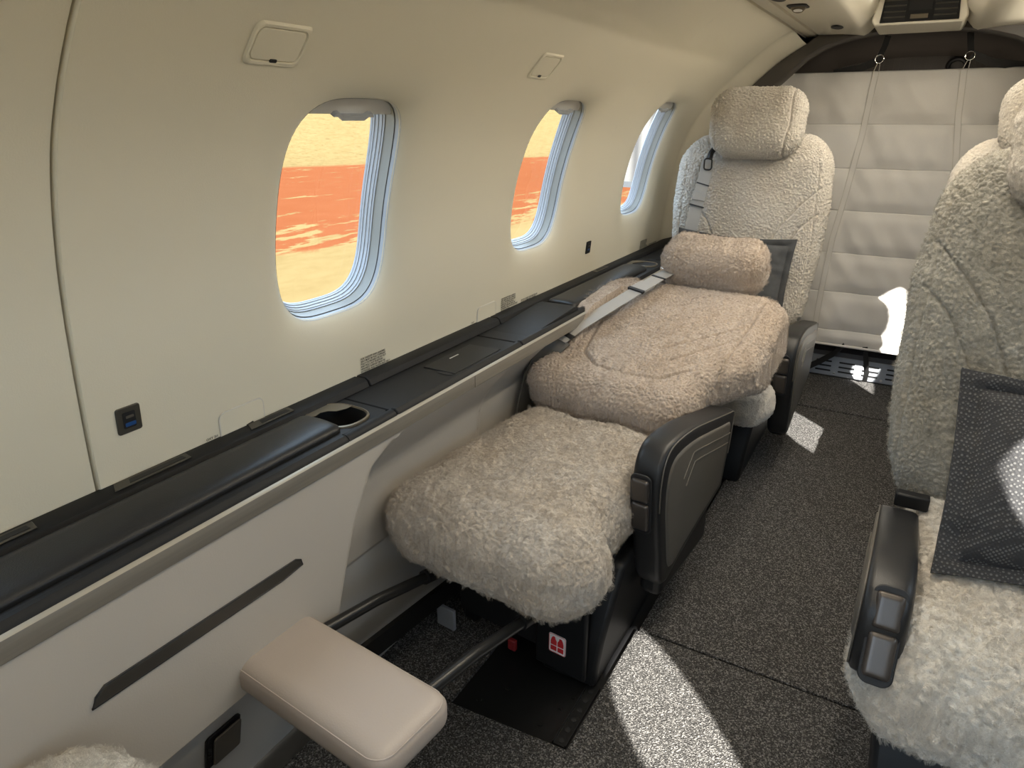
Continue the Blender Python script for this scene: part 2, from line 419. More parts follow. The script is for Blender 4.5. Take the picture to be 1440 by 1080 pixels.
S0, S1 = s_of_z(.60), SMAX
WIN_Y = [-.661, .139, .954, 1.771, 2.581]
WIN_YR = [-1.0, -.145, .715, 1.575, 2.46]  # unseen right-hand windows, spaced to steer where the sun falls
def win_spec(i, side=-1):
    s0, s1 = s_of_z((.837, .837, .837, .842, .852)[i]), s_of_z((1.218, 1.218, 1.218, 1.231, 1.242)[i])
    return (WIN_Y if side < 0 else WIN_YR)[i], (s0 + s1) / 2, .145 if side < 0 else .168, (s1 - s0) / 2
def win_ray(a, b, th):
    """radius of the window outline at angle th: a soft superellipse"""
    n = 3.6
    return 1. / ((abs(math.cos(th)) / a) ** n + (abs(math.sin(th)) / b) ** n) ** (1. / n)

def wall_side(side):
    mb = MB()
    # groove ends roll outward so that the two lining panels read as separate
    cells = [(-1.20, -.53, 0), (-.53, .31, 1), (.31, 1.17, 2), (1.17, 2.03, 3), (2.03, 2.93, 4)] if side > 0 else [(-1.20, -.273, 0), (-.273, .4395, 1), (.4455, 1.327, 2), (1.327, 2.127, 3), (2.127, 2.93, 4)]
    NA = 112
    for y0, y1, wi in cells:
        wy, ws, a, b_ = win_spec(wi, side)
        ths = [2 * PI * (k + .5) / NA for k in range(NA)]
        for cy, cs in ((y0, S0), (y1, S0), (y0, S1), (y1, S1)): ths.append(math.atan2(cs - ws, cy - wy) % (2 * PI))
        ths = sorted(ths)
        ts = [0, .004, .012, .025, .045, .07, .10, .14, .19, .25, .33, .43, .55, .68, .82, .94, 1.]
        rings = []
        lift = -.004 if wi <= 1 and side < 0 else 0.
        pts_y, pts_s, pts_o = [], [], []
        for t in ts:
            for th in ths:
                c, s_ = math.cos(th), math.sin(th); r0 = win_ray(a, b_, th)
                rb = min(((y1 - wy) / c if c > 1e-9 else 1e9), ((y0 - wy) / c if c < -1e-9 else 1e9), ((S1 - ws) / s_ if s_ > 1e-9 else 1e9), ((S0 - ws) / s_ if s_ < -1e-9 else 1e9))
                rr = r0 + (rb - r0) * t
                d = rr - r0
                pts_y.append(wy + c * rr); pts_s.append(ws + s_ * rr)
                o = -.020 * math.exp(-(d / .040) ** 1.3) - .006 * math.exp(-d / .006)
                pts_o.append(o + lift)
        P = wp(pts_y, pts_s, pts_o, side); n = len(ths)
        mb.loft([P[i * n:(i + 1) * n] for i in range(len(ts))])
    # rolled edges at the panel gap
    ss = np.linspace(S0, S1, 60)
    for yb, dy, lift in (((.4395, 1, -.004), (.4455, -1, 0.)) if side < 0 else ()):
        rows = [wp(np.full(60, yb + dy * q), ss, np.full(60, lift + o), side) for q, o in ((0, 0), (.0010, -.0012), (.0015, -.004), (.0015, -.03))]
        mb.loft(rows, closed=False)
    # rear end of the lining: shallow valley, then swelling towards the bulkhead arch
    ys = np.linspace(2.93, 3.26, 34)
    off = np.interp(ys, [2.93, 2.965, 2.99, 3.03, 3.08, 3.14, 3.2, 3.26], [0, -.004, -.006, .004, .016, .026, .03, .03])
    off = np.convolve(np.pad(off, 2, 'edge'), np.ones(5) / 5, 'valid')
    mb.loft([wp(np.full(60, y), ss, np.full(60, o), side) for y, o in zip(ys, off)], closed=False)
    f = mb.f if side < 0 else [q[::-1] for q in mb.f]
    return struct(finish('wall_left' if side < 0 else 'wall_right', mb.v, f, WALL, angle=50))
wall_side(-1); wall_side(1)
for side in (-1,):  # black strip added behind the panel gap to keep outside light out
    mb = MB(); gs_ = np.linspace(S0, S1, 60)
    mb.loft([wp(np.full(60, y), gs_, np.full(60, -.022), side) for y in (.430, .455)], closed=False); struct(mb.build('trim_gap_left' if side < 0 else 'trim_gap_right', DARK))
def hull(side):  # unseen skin, added to block light leaking through the panel joints
    """outer skin of the fuselage, with a cut-out behind every window"""
    mb = MB(); NA = 72
    for y0, y1, wi in (((-1.26, -.261, 0), (-.261, .539, 1), (.539, 1.339, 2), (1.339, 2.139, 3), (2.139, 2.95, 4)) if side < 0 else ((-1.26, -.53, 0), (-.53, .31, 1), (.31, 1.17, 2), (1.17, 2.03, 3), (2.03, 2.95, 4))):
        wy, ws, a, b_ = win_spec(wi, side); a += .055; b_ += .055
        ths = [2 * PI * (k + .5) / NA for k in range(NA)]
        for cy, cs in ((y0, S0), (y1, S0), (y0, S1), (y1, S1)): ths.append(math.atan2(cs - ws, cy - wy) % (2 * PI))
        ths = sorted(ths); rows = []
        for t in (0, .2, .45, .7, 1.):
            r = []
            for th in ths:
                c, q = math.cos(th), math.sin(th); r0 = win_ray(a, b_, th)
                rb = min(((y1 - wy) / c if c > 1e-9 else 1e9), ((y0 - wy) / c if c < -1e-9 else 1e9), ((S1 - ws) / q if q > 1e-9 else 1e9), ((S0 - ws) / q if q < -1e-9 else 1e9)); rr = r0 + (rb - r0) * t
                r.append((wy + c * rr, ws + q * rr))
            rows.append(wp([p[0] for p in r], [p[1] for p in r], np.full(len(r), -.095), side))
        mb.loft(rows)
    ss_ = np.linspace(S0, S1, 40)
    mb.loft([wp(np.full(40, y), ss_, np.full(40, -.095), side) for y in (2.95, 4.05)], closed=False)
    top_ = wp([0.], [S1], [-.095], side)[0]; bot_ = wp([0.], [S0], [-.095], side)[0]
    roof = [(top_[0], top_[2]), (XC + side * .22, 1.74), (XC, 1.76)]; keel = [(bot_[0], bot_[2]), (XC + side * .97, .1), (XC + side * .94, -.10), (XC, -.20)]
    for P in (roof, keel): mb.loft([[(x, y, z) for x, z in P] for y in (-1.26, 4.05)], closed=False)
    return struct(mb.build('wall_hull_left' if side < 0 else 'wall_hull_right', FRAMEG, angle=50))
hull(-1); hull(1)
mb = MB(); mb.box(-1.15, .95, 4.05, 4.07, -.20, 1.76); struct(mb.build('wall_hull_rear', FRAMEG, smooth=False))

def window(i, side, idx):
    wy, ws, a, b_ = win_spec(i, side)
    root = bpy.data.objects.new('window_%d' % idx, None); COL.objects.link(root); struct(root)
    c0 = Vector(wp([wy], [ws], [-.05], side)[0]); root.location = c0
    NA = 96; ths = [2 * PI * k / NA for k in range(NA)]
    def ring(inset, depth):
        ys, s_ = [], []
        for th in ths:
            r = win_ray(a - inset, b_ - inset, th); ys.append(wy + r * math.cos(th)); s_.append(ws + r * math.sin(th))
        return wp(ys, s_, np.full(NA, depth), side)
    def loft(name, spec, mat):
        mb = MB(); mb.loft([ring(*q) for q in spec]); f = mb.f if side < 0 else [q[::-1] for q in mb.f]
        return finish(name, mb.v, f, mat, root, angle=28, origin=c0)
    loft('outer_frame', [(-.002, -.023), (0, -.029), (.0012, -.034)], FRAMEW)
    loft('shade_track', [(.0010, -.033), (.0012, -.0362), (.0022, -.0362)], DARK)
    loft('cove', [(.0018, -.0372), (.0018, -.0350), (.0030, -.0345), (.0042, -.048), (.0062, -.056)], COVE)
    loft('inner_frame', [(.0058, -.0555), (.0075, -.0545), (.0082, -.0585), (.0100, -.0590), (.0110, -.0650), (.0130, -.0655), (.0140, -.0715), (.0158, -.072), (.0165, -.077)], FRAMEW)
    loft('seal', [(.0160, -.0755), (.0170, -.076), (.0178, -.079)], FRAMEG)
    loft('outer_ring', [(.0168, -.078), (.0168, -.081), (.004, -.087), (-.060, -.097)], FRAMEG)
    mb = MB(); r = ring(.010, -.070); v = list(r) + [wp([wy], [ws], [-.070], side)[0]]
    # filled as concentric rings so that the pane follows the hull curve
    mb = MB(); mb.loft([ring(.0160 + (min(a, b_) - .018) * q, -.0775) for q in (0, .2, .4, .6, .8, 1.)], cap1=True)
    finish('pane', mb.v, mb.f, GLASS, root, angle=60, origin=c0)
    # retracted shade: a bar across the top with a hand grip
    sh = MB(); rows = []
    top = ws + b_ - .002 + (.034 if side > 0 else 0.)
    for s_, d in ((top - .036, -.053), (top - .0365, -.045), (top - .030, -.041), (top - .014, -.039), (top, -.040), (top + .004, -.055)):
        row = []
        for k in range(25):
            q = -1 + 2 * k / 24
            th = math.atan2(max(.001, s_ - ws), q * a); lim = a - .004
            y = wy + q * lim; 
            # keep inside the rounded top corners
            yy = wy + q * min(lim, (a - .003) * max(0., 1 - (min(1., max(0., (s_ - ws) / b_))) ** 3.6) ** (1 / 3.6) if s_ - ws < b_ else .05)
            row.append(wp([yy], [s_], [d], side)[0])
        rows.append(row)
    sh.loft(rows, closed=False); shade = finish('shade', sh.v, sh.f if side < 0 else [q[::-1] for q in sh.f], SHADE, root, angle=50, origin=c0)
    g = MB(); prof = [(p * .82, q * .8 + .006) for p, q in ((-.062, .010), (-.045, .010), (-.034, .002), (.034, .002), (.045, .010), (.062, .010), (.056, .017), (.046, .018), (.036, .012), (-.036, .012), (-.046, .018), (-.056, .017))]
    base = top - .046
    lo_ = [wp([wy + p], [base + q], [-.036], side)[0] for p, q in prof]; hi_ = [wp([wy + p], [base + q], [-.027], side)[0] for p, q in prof]
    g.loft([lo_, hi_], cap0=True, cap1=True); finish('shade_grip', g.v, g.f, FRAMEG, shade, angle=40, origin=(0, 0, 0)).location = -c0
    return root
k = 1
for side in (-1, 1):
    for i in range(5):
        window(i, side, k); k += 1

# ------------------------------------------------------------------ ceiling
def sweep(name, pts, y0, y1, mat, parent=None, angle=35):
    mb = MB(); mb.loft([[(p[0], y, p[1]) for p in pts] for y in np.linspace(y0, y1, 6)], closed=False)
    return finish(name, mb.v, mb.f, mat, parent, angle=angle)
def mirror(pts): return [(2 * XC - x, z) for x, z in reversed(pts)]
half = [(-.505, 1.508), (-.503, 1.520), (-.497, 1.520), (-.495, 1.509), (-.46, 1.512), (-.455, 1.524), (-.450, 1.524), (-.448, 1.512), (-.36, 1.510), (-.285, 1.502), (-.27, 1.508), (-.235, 1.545), (-.225, 1.60)]
struct(sweep('ceiling', half + [(XC, 1.615)] + mirror(half), -1.2, 3.26, CEIL))

# rounded return where the ceiling panels end and the vent housing closes the centre channel
vh = empty('air_vent_housing', (XC, 2.95, 1.56), 'ivory vent housing closing the ceiling channel above the dark arch', 'vent')
mb = MB()
outl = [(-.135, 1.503), (.135, 1.503), (.145, 1.52), (.118, 1.61), (-.118, 1.61), (-.145, 1.52)]
mb.prism([(XC + x, 2.87 + (1.61 - z) * .55, z) for x, z in outl], (0, .30, 0))
mb.build('housing', CEIL, vh, bevel=.006, origin=vh.location)
def on_face(x, z, d=0.): return (XC + x, 2.87 + (1.61 - z) * .55 - d, z - d * .5)
mb = MB(); mb.prism([on_face(x, z, .001) for x, z in ((-.118, 1.512), (.118, 1.512), (.108, 1.597), (-.108, 1.597))], (0, -.004, -.002)); bz = mb.build('vent_bezel', BPLAS, vh, bevel=.002, origin=vh.location)
for x0, x1 in ((-.108, -.042), (.042, .108)):
    mb = MB(); mb.prism([on_face(x0, 1.52, .0055), on_face(x1, 1.52, .0055), on_face(x1 * .97, 1.585, .0055), on_face(x0 * .97, 1.585, .0055)], (0, -.001, -.0005)); mb.build('vent_opening', DARK, vh, origin=vh.location)
    for j in range(4):
        z = 1.528 + .016 * j
        mb = MB(); mb.prism([on_face(x0, z, .006), on_face(x1, z, .006), on_face(x1, z + .003, .006), on_face(x0, z + .003, .006)], (0, -.006, -.003)); mb.build('vent_slat', BRONZE_S, vh, origin=vh.location)
mb = MB(); mb.prism([on_face(x, z, .0055) for x, z in ((-.034, 1.545), (.034, 1.545), (.034, 1.59), (-.034, 1.59))], (0, -.002, -.001)); mb.build('display', DARK, vh, origin=vh.location)
mb = MB(); mb.prism([on_face(x, z, .0055) for x, z in ((-.026, 1.522), (.026, 1.522), (.026, 1.534), (-.026, 1.534))], (0, -.003, -.0015)); mb.build('latch', BRONZE, vh, origin=vh.location)

def reading_light(x, y, z, label):
    r = empty('reading_light', (x, y, z), label, 'light', 'ceiling reading lights')
    mb = MB(); mb.prism([(px, py, 0) for px, py in round_rect(.028, .045, .02)], (0, 0, -.003)); mb.build('bezel', DARK, r)
    mb = MB(); mb.tube([(0, .008, 0), (0, .008, -.006), (0, .006, -.011)], [.022, .021, .016], 20); mb.build('lamp_cup', BRONZE, r)
    mb = MB(); mb.tube([(0, .0058, -.0115), (0, .0056, -.0125)], [.013, .012], 20); mb.build('lens', WHITEP, r)
    return r
reading_light(-.400, 2.37, 1.5105, 'round swivel reading light in the ceiling panel above the windows')
def speaker(x, y, z, label):
    r = empty('ceiling_speaker', (x, y, z), label, 'speaker', 'oval ceiling speakers')
    mb = MB(); mb.prism([(.020 * math.cos(q), .055 * math.sin(q), 0) for q in np.linspace(0, 2 * PI, 33)[:-1]], (0, 0, -.004)); mb.build('rim', BPLAS, r, bevel=.001)
    mb = MB(); mb.prism([(.015 * math.cos(q), .048 * math.sin(q), -.004) for q in np.linspace(0, 2 * PI, 33)[:-1]], (0, 0, -.001)); mb.build('grille', DARK, r)
speaker(-.425, 2.19, 1.511, 'dark oval slot in the ceiling panel before the reading light')
speaker(-.352, 2.93, 1.509, 'small dark oval slot in the ceiling panel beside the black arch')

# ------------------------------------------------------------------ bulkhead arch and baggage bay
ss = np.linspace(0, SMAX, 50)
def arch_outer(off):
    L = [tuple(p) for p in wp(np.full(50, 0.), ss, np.full(50, off), -1)]
    return L
mb = MB()
outer = [(x, z) for x, _, z in arch_outer(.03)] ; outer = [(-.86, .0)] + [(-.93, .3)] + outer
top = [(-.44, 1.520), (-.36, 1.532), (-.27, 1.545), (-.18, 1.552)]
O = outer + top; O = O + mirror(O)
inner_l = [(-.76, .0), (-.80, .3), (-.815, .6), (-.805, .8), (-.785, .95), (-.735, 1.12), (-.68, 1.22), (-.62, 1.30), (-.55, 1.365), (-.49, 1.425), (-.42, 1.468), (-.33, 1.494), (-.25, 1.506), (-.17, 1.514)]
I = inner_l + mirror(inner_l)
def resample(P, n):
    P = np.array(P); s = np.concatenate([[0], np.cumsum(np.linalg.norm(np.diff(P, axis=0), axis=1))]); t = np.linspace(0, s[-1], n)
    return np.stack([np.interp(t, s, P[:, 0]), np.interp(t, s, P[:, 1])], -1)
O, I = resample(O, 120), resample(I, 120)
rows = [[(p[0], y, p[1]) for p in Q] for Q, y in ((O, 3.60), (O, 3.22), (O * .97 + I * .03, 3.205), (O * .12 + I * .88, 3.205), (I, 3.215), (I, 3.30))]
mb.loft(rows, closed=False); struct(mb.build('trim_1', BHEAD, angle=40))
mb = MB(); mb.loft([[(p[0], 3.25, p[1]) for p in O], [(p[0], 3.95, p[1] * .985) for p in O * .96 + np.array([[XC * .04, 0]])]], closed=False); struct(mb.build('wall_baggage_bay', BHEAD, angle=40))
mb = MB(); mb.box(-1.0, .85, 3.94, 3.96, 0, 1.6)
for x in np.arange(-.8, .7, .022): mb.box(x, x + .006, 3.936, 3.941, .2, 1.55)
struct(mb.build('wall_back', BHEAD, smooth=False))
mb = MB(); mb.tube([(.055 + .035 * math.cos(q), 3.925, 1.425 + .03 * math.sin(q)) for q in np.linspace(0, 2 * PI, 25)[:-1]], .010, 8, closed=True); o = mb.build('grab_ring', BPLAS)
tag(o, 'black ring fixed on the dark wall above the canvas divider', 'ring')
mb = MB(); mb.box(-1.0, .85, 3.56, 3.96, -.01, .125); struct(mb.build('floor_baggage', BAGCARP, smooth=False))

# canvas divider hanging under the arch
dv = empty('canvas_divider', (XC, 3.42, .2), 'large stone grey quilted canvas divider hanging under the black arch', 'divider')
CZ = [1.385, 1.18, 1.0, .82, .632, .452, .272, .205]
def cv_edge(z):
    return float(np.interp(z, [.2, .7, 1.0, 1.385], [-.55, -.58, -.60, -.615])), float(np.interp(z, [.2, 1.385], [.33, .40]))
SX_ = [([.2, .45, .7, .9, 1.14, 1.385], [-.302, -.302, -.292, -.268, -.246, -.235]), ([.2, .95, 1.06, 1.22, 1.385], [.20, .131, .115, .09, .075])]
nx = 190; V = []
ZL = sorted(set([q for q in [round(.2 + 1.185 * j / 110, 5) for j in range(111)] if min(abs(q - k) for k in CZ) > .009] + [round(k + d, 5) for k in CZ for d in (-.006, -.004, -.0025, -.0012, 0, .0012, .0025, .004, .006) if .2 <= k + d <= 1.385])); nz_ = len(ZL) - 1
for j in range(nz_ + 1):
    z = ZL[j]; a, c = cv_edge(z)
    for i in range(nx + 1):
        q = i / nx; x = a + (c - a) * q
        seams = [float(np.interp(z, *S)) for S in SX_]
        dz = min(abs(z - k) for k in CZ); dx = min(abs(x - k) for k in seams)
        puff = .016 * (1 - math.exp(-(dz / .03) ** 2)) * (1 - math.exp(-(dx / .05) ** 2))
        ridge = -.0055 * math.exp(-(dz / .0022) ** 2) + .003 * math.exp(-((z - .272 - .035) / .03) ** 4) * 0
        wave = .012 * noise.fractal(Vector((x * 5, z * 3.2, 3.1)), 1., 2., 3) + .006 * noise.noise(Vector((x * 16 + z * 9, z * 7, 1.)))
        V.append((x, 3.42 - puff - ridge - wave + .01 * math.sin(q * PI), z))
F = [(j * (nx + 1) + i, j * (nx + 1) + i + 1, (j + 1) * (nx + 1) + i + 1, (j + 1) * (nx + 1) + i) for j in range(nz_) for i in range(nx)]
sheet = finish('canvas_sheet', V, F, CANVAS, dv, angle=180, origin=dv.location)
sd = sheet.modifiers.new('thick', 'SOLIDIFY'); sd.thickness = .003; sd.offset = 1
for S in SX_:
    tp_ = MB(); path = []
    for z in np.linspace(.205, 1.383, 60):
        x = float(np.interp(z, *S)); a, c = cv_edge(z); q = (x - a) / (c - a)
        wave = .012 * noise.fractal(Vector((x * 5, z * 3.2, 3.1)), 1., 2., 3) + .006 * noise.noise(Vector((x * 16 + z * 9, z * 7, 1.)))
        path.append((x, 3.42 - wave + .01 * math.sin(q * PI) - .0045, z))
    tp_.ribbon(path, (1, 0, 0), .026, .003); tp = tp_.build('seam_tape', CANVAS, dv, origin=dv.location, angle=60)
    for d in (-.011, .011):
        st_ = MB(); st_.tube([(p[0] + d, p[1] - .0018, p[2]) for p in path], .0012, 5); st_.build('stitching', STITCH, tp, origin=dv.location)
hm = MB(); a, c = cv_edge(.2); hm.tube([(a + (c - a) * q, 3.414, .202) for q in np.linspace(0, 1, 12)], .006, 8); hm.build('hem', CANVAS, dv, origin=dv.location)
for (x0, z0, x1, z1) in ((-.235, 1.39, -.21, 1.51), (.078, 1.39, .068, 1.51)):
    mb = MB(); mb.ribbon([(x1, 3.36, z1), ((x0 + x1) / 2 + .004, 3.385, (z0 + z1) / 2 + .022), (x0 + .006, 3.40, 1.445)], (1, 0, 0), .022, .002); st = mb.build('hanging_strap', STRAP, dv, origin=dv.location)
    for (rx, rz_, rad) in ((x0 + .006, 1.43, .016), (x1, 1.515, .009)):
        mb = MB(); mb.tube([(rx + rad * math.cos(q), 3.392, rz_ + rad * math.sin(q)) for q in np.linspace(0, 2 * PI, 21)[:-1]], .0018, 8, closed=True); mb.build('ring', CHROME, st, origin=dv.location)
    for dx in (-.007, .008):
        mb = MB(); mb.tube([(x0 + .006 + dx * .6, 3.392, 1.415), (x0 + dx * 1.3, 3.403, 1.383)], .0016, 6); mb.build('hook', CHROME, st, origin=dv.location)
mb = MB(); mb.ribbon([(.09, 3.40, 1.435), (.16, 3.41, 1.405), (.30, 3.43, 1.385)], (0, -.3, 1), .03, .002); mb.build('hanging_strap', STRAP, dv, origin=dv.location)
mb = MB(); mb.ribbon([(-.22, 3.42, 1.43), (-.30, 3.44, 1.40), (-.40, 3.45, 1.385)], (0, -.3, 1), .03, .002); mb.build('hanging_strap', STRAP, dv, origin=dv.location)
mb = MB(); mb.ribbon([(-.165, 3.425, .21), (-.20, 3.45, .15), (-.26, 3.48, .09), (-.32, 3.50, .04)], (0, .4, 1), .03, .002); mb.build('floor_strap', STRAP, dv, origin=dv.location)
mb = MB(); mb.ribbon([(-.075, 3.425, .21), (-.062, 3.44, .15), (-.048, 3.47, .07), (-.05, 3.50, .02), (-.065, 3.51, .013)], (1, 0, 0), .022, .002); mb.build('floor_strap', STRAP, dv, origin=dv.location)

# louvred kick plate under the divider
kp = empty('louvred_plate', (XC, 3.54, 0), 'grey metal kick plate with rows of louvre slots below the canvas divider', 'vent plate')
mb = MB(); mb.box(-.62, .42, 3.545, 3.553, .004, .105); mb.build('plate', GRILLE, kp, bevel=.002, origin=kp.location)
for bx in np.arange(-.60, .38, .105):
    for j in range(3):
        mb = MB(); z = .030 + .024 * j
        mb.prism([(bx + x + .04, 3.546, z + zz) for x, zz in round_rect(.036, .0042, .004, 4)], (0, -.002, 0)); mb.build('slot', DARK, kp, smooth=False, origin=kp.location)
for bx in np.arange(-.612, .40, .21):
    mb = MB(); mb.tube([(bx, 3.545, .018), (bx, 3.541, .018)], .006, 12); mb.build('screw', STEEL, kp, origin=kp.location)

# ------------------------------------------------------------------ floor and carpets
mb = MB(); mb.box(-1.0, .80, -1.2, 3.96, -.06, -.014); struct(mb.build('floor', DARK, smooth=False))
def carpet(name, pts, z0, z1, label, mat=CARPET, bevel=.003):
    mb = MB(); mb.prism([(x, y, z0) for x, y in pts], (0, 0, z1 - z0))
    o = mb.build(name, mat, smooth=False, bevel=bevel); return tag(o, label, 'carpet')
carpet('aisle_carpet', [(-.90, -1.19), (.68, -1.19), (.68, .90), (.165, .90), (.165, 1.338), (-.411, 1.338), (-.411, .934), (-.675, .916), (-.90, .905)], -.0135, 0, 'speckled charcoal carpet by the footrest with the window shaped sun patch')
carpet('aisle_carpet', [(-.405, 1.344), (.165, 1.344), (.165, 3.072), (-.405, 3.072)], -.0135, 0, 'long speckled charcoal aisle carpet between the armrests')
carpet('aisle_carpet', [(-.62, 3.080), (.50, 3.080), (.50, 3.50), (-.02, 3.535), (-.62, 3.535)], -.0135, .004, 'short speckled charcoal carpet in front of the louvred plate')
carpet('carpet_strip', [(-.90, 1.75), (-.432, 1.75), (-.432, 3.072), (-.90, 3.072)], -.0135, -.004, 'narrow charcoal carpet under the seats along the window wall', bevel=0)
carpet('carpet_strip', [(-.92, .912), (-.69, .923), (-.69, 1.74), (-.92, 1.74)], -.0135, -.003, 'small charcoal carpet piece inside the footwell under the reclined seat', bevel=0)
carpet('carpet_strip', [(.172, .905), (.68, .905), (.68, 3.072), (.172, 3.072)], -.0135, -.004, 'charcoal carpet under the two seats across the aisle', bevel=0)
# footwell plate and rails
fp = empty('floor_plate', (-.55, 1.0, -.012), 'black metal floor plate with rivets sunk beside the carpet under the seat', 'floor plate')
mb = MB(); mb.box(-.685, -.45, .925, 1.30, -.0138, -.010); mb.build('plate', ROD, fp, origin=fp.location)
for x, y in ((-.49, .97), (-.47, 1.03), (-.46, 1.07), (-.64, .96), (-.60, 1.02)):
    mb = MB(); mb.tube([(x, y, -.010), (x, y, -.0075)], .006, 12); mb.build('rivet', ROD, fp, origin=fp.location)
def rail(x0, x1, y0, y1, label, pitch=.022):
    r = empty('seat_track', ((x0 + x1) / 2, y0, -.012), label, 'seat track', 'seat tracks')
    mb = MB(); mb.box(x0, x1, y0, y1, -.0135, -.006); mb.build('rail', ROD, r, origin=r.location)
    mb = MB(); mb.box(x0, x0 + .003, y0, y1, -.006, -.001); mb.box(x1 - .003, x1, y0, y1, -.006, -.001); mb.build('flange', BPLAS, r, origin=r.location)
    y = y0 + .012; k = 0
    while y < y1 - .01:
        mb = MB(); xm = (x0 + x1) / 2 ; mb.tube([(xm, y, -.0062), (xm, y, -.0052)], min(.006, (x1 - x0) * .28), 10); mb.build('hole', DARK, r, origin=r.location); y += pitch; k += 1
rail(-.447, -.416, .94, 1.12, 'short black seat track in the floor cut-out beside the sun patch', .03)
rail(-.430, -.408, 1.77, 2.62, 'long black seat track with holes beside the aisle carpet')

# ------------------------------------------------------------------ sidewall below the ledge
def side_x(y, z):
    A = -.775 - (.65 - z) * .045
    yb = np.interp(z, [.33, .40, .50, .60, .625, .645], [.715, .735, .768, .820, .868, .96])
    rec = smooth01((y - yb) / .055)
    dep = .022 + .075 * smooth01((.655 - z) / .16)
    yb2 = np.interp(z, [.33, .52, .58, .66], [1.33, 1.36, 1.375, 1.43])
    rec2 = smooth01((y - yb2) / .02)
    x = A - rec * dep - .010 * rec2
    g = np.exp(-((y - yb2) / .004) ** 2) * .006 + np.exp(-((y - np.interp(z, [.33, .55, .62, .66], [.90, .925, .955, .985])) / .004) ** 2) * .004 * (z > .5)
    low = smooth01((.334 - z) / .012)
    xl = -.812 - (.33 - z) * .26 - .012 * smooth01((y - .74) / .06)
    return (x - g) * (1 - low) + np.minimum(xl, x - .004) * low
ys = np.concatenate([np.arange(-1.2, .2, .05), np.arange(.2, 1.6, .0075), np.arange(1.6, 3.22, .05)])
zs = np.concatenate([np.arange(-.02, .31, .02), np.arange(.31, .345, .003), np.arange(.345, .666, .008)])
Y, Z = np.meshgrid(ys, zs, indexing='ij'); Xs = side_x(Y, Z)
V = np.stack([Xs, Y, Z], -1).reshape(-1, 3); nz2 = len(zs)
F = [(i * nz2 + j, (i + 1) * nz2 + j, (i + 1) * nz2 + j + 1, i * nz2 + j + 1) for i in range(len(ys) - 1) for j in range(nz2 - 1)]
o = struct(finish('trim_2', V, F, TAUPE, angle=50))
o.data.materials.append(LOWER)
for p in o.data.polygons:
    if p.center.z < .325: p.material_index = 1
Vm = V.copy(); Vm[:, 0] = 2 * XC - Vm[:, 0]
struct(finish('trim_3', Vm, [q[::-1] for q in F], TAUPE, angle=50))
# floor edge bar
mb = MB(); mb.prism([(-.905, -1.1, .0), (-.880, -1.1, .0), (-.872, -1.1, .055), (-.880, -1.1, .072), (-.900, -1.1, .06)], (0, 1.98, 0)); struct(mb.build('baseboard_left', STEEL, bevel=.003))

# table bin handle strip
th = empty('bin_handle', (-.775, .45, .51), 'long dark bronze handle strip set into the taupe side panel', 'handle')
pts = [(.292, .506), (.299, .520), (.312, .529), (.632, .5195), (.642, .513), (.645, .502), (.600, .4975)]
mb = MB(); mb.prism([(side_x(y, z) + .001 - .008, y, z) for y, z in pts], (.009, 0, 0)); mb.build('handle_plate', BRONZE, th, bevel=.0015, origin=th.location)
mb = MB(); mb.tube([(side_x(y, z) + .0015, y, z + .0008) for y, z in pts], .0015, 6, closed=True); mb.build('rim', DARK, th, origin=th.location)
BRONZE_D = simple('dark_bronze', (.075, .068, .058), .4, metal=.6)
bpy.data.objects[th.children[0].name].data.materials[0] = BRONZE_D

# outlet cover low on the side panel
oc = empty('outlet_cover', (-.83, .46, .25), 'small black hinged socket cover low on the pale side panel', 'socket')
def lowp(y, z, d): return (float(side_x(np.array(y), np.array(z))) + d, y, z)
mb = MB(); lo_ = [lowp(.478 + a, .235 + c, .0005) for a, c in round_rect(.033, .040, .008)]
mb.prism(lo_, (.006, 0, .0015)); mb.build('plate', BPLAS, oc, bevel=.001, origin=oc.location)
mb = MB(); mb.prism([lowp(.482 + a, .234 + c, .008) for a, c in round_rect(.026, .034, .005)], (.005, 0, .001)); mb.build('flap', DLEATH, oc, bevel=.0015, origin=oc.location)
for zz in (.25, .262):
    mb = MB(); mb.tube([lowp(.449, zz - .02, .009), lowp(.449, zz - .012, .009)], .003, 8); mb.build('hinge', BPLAS, oc, origin=oc.location)

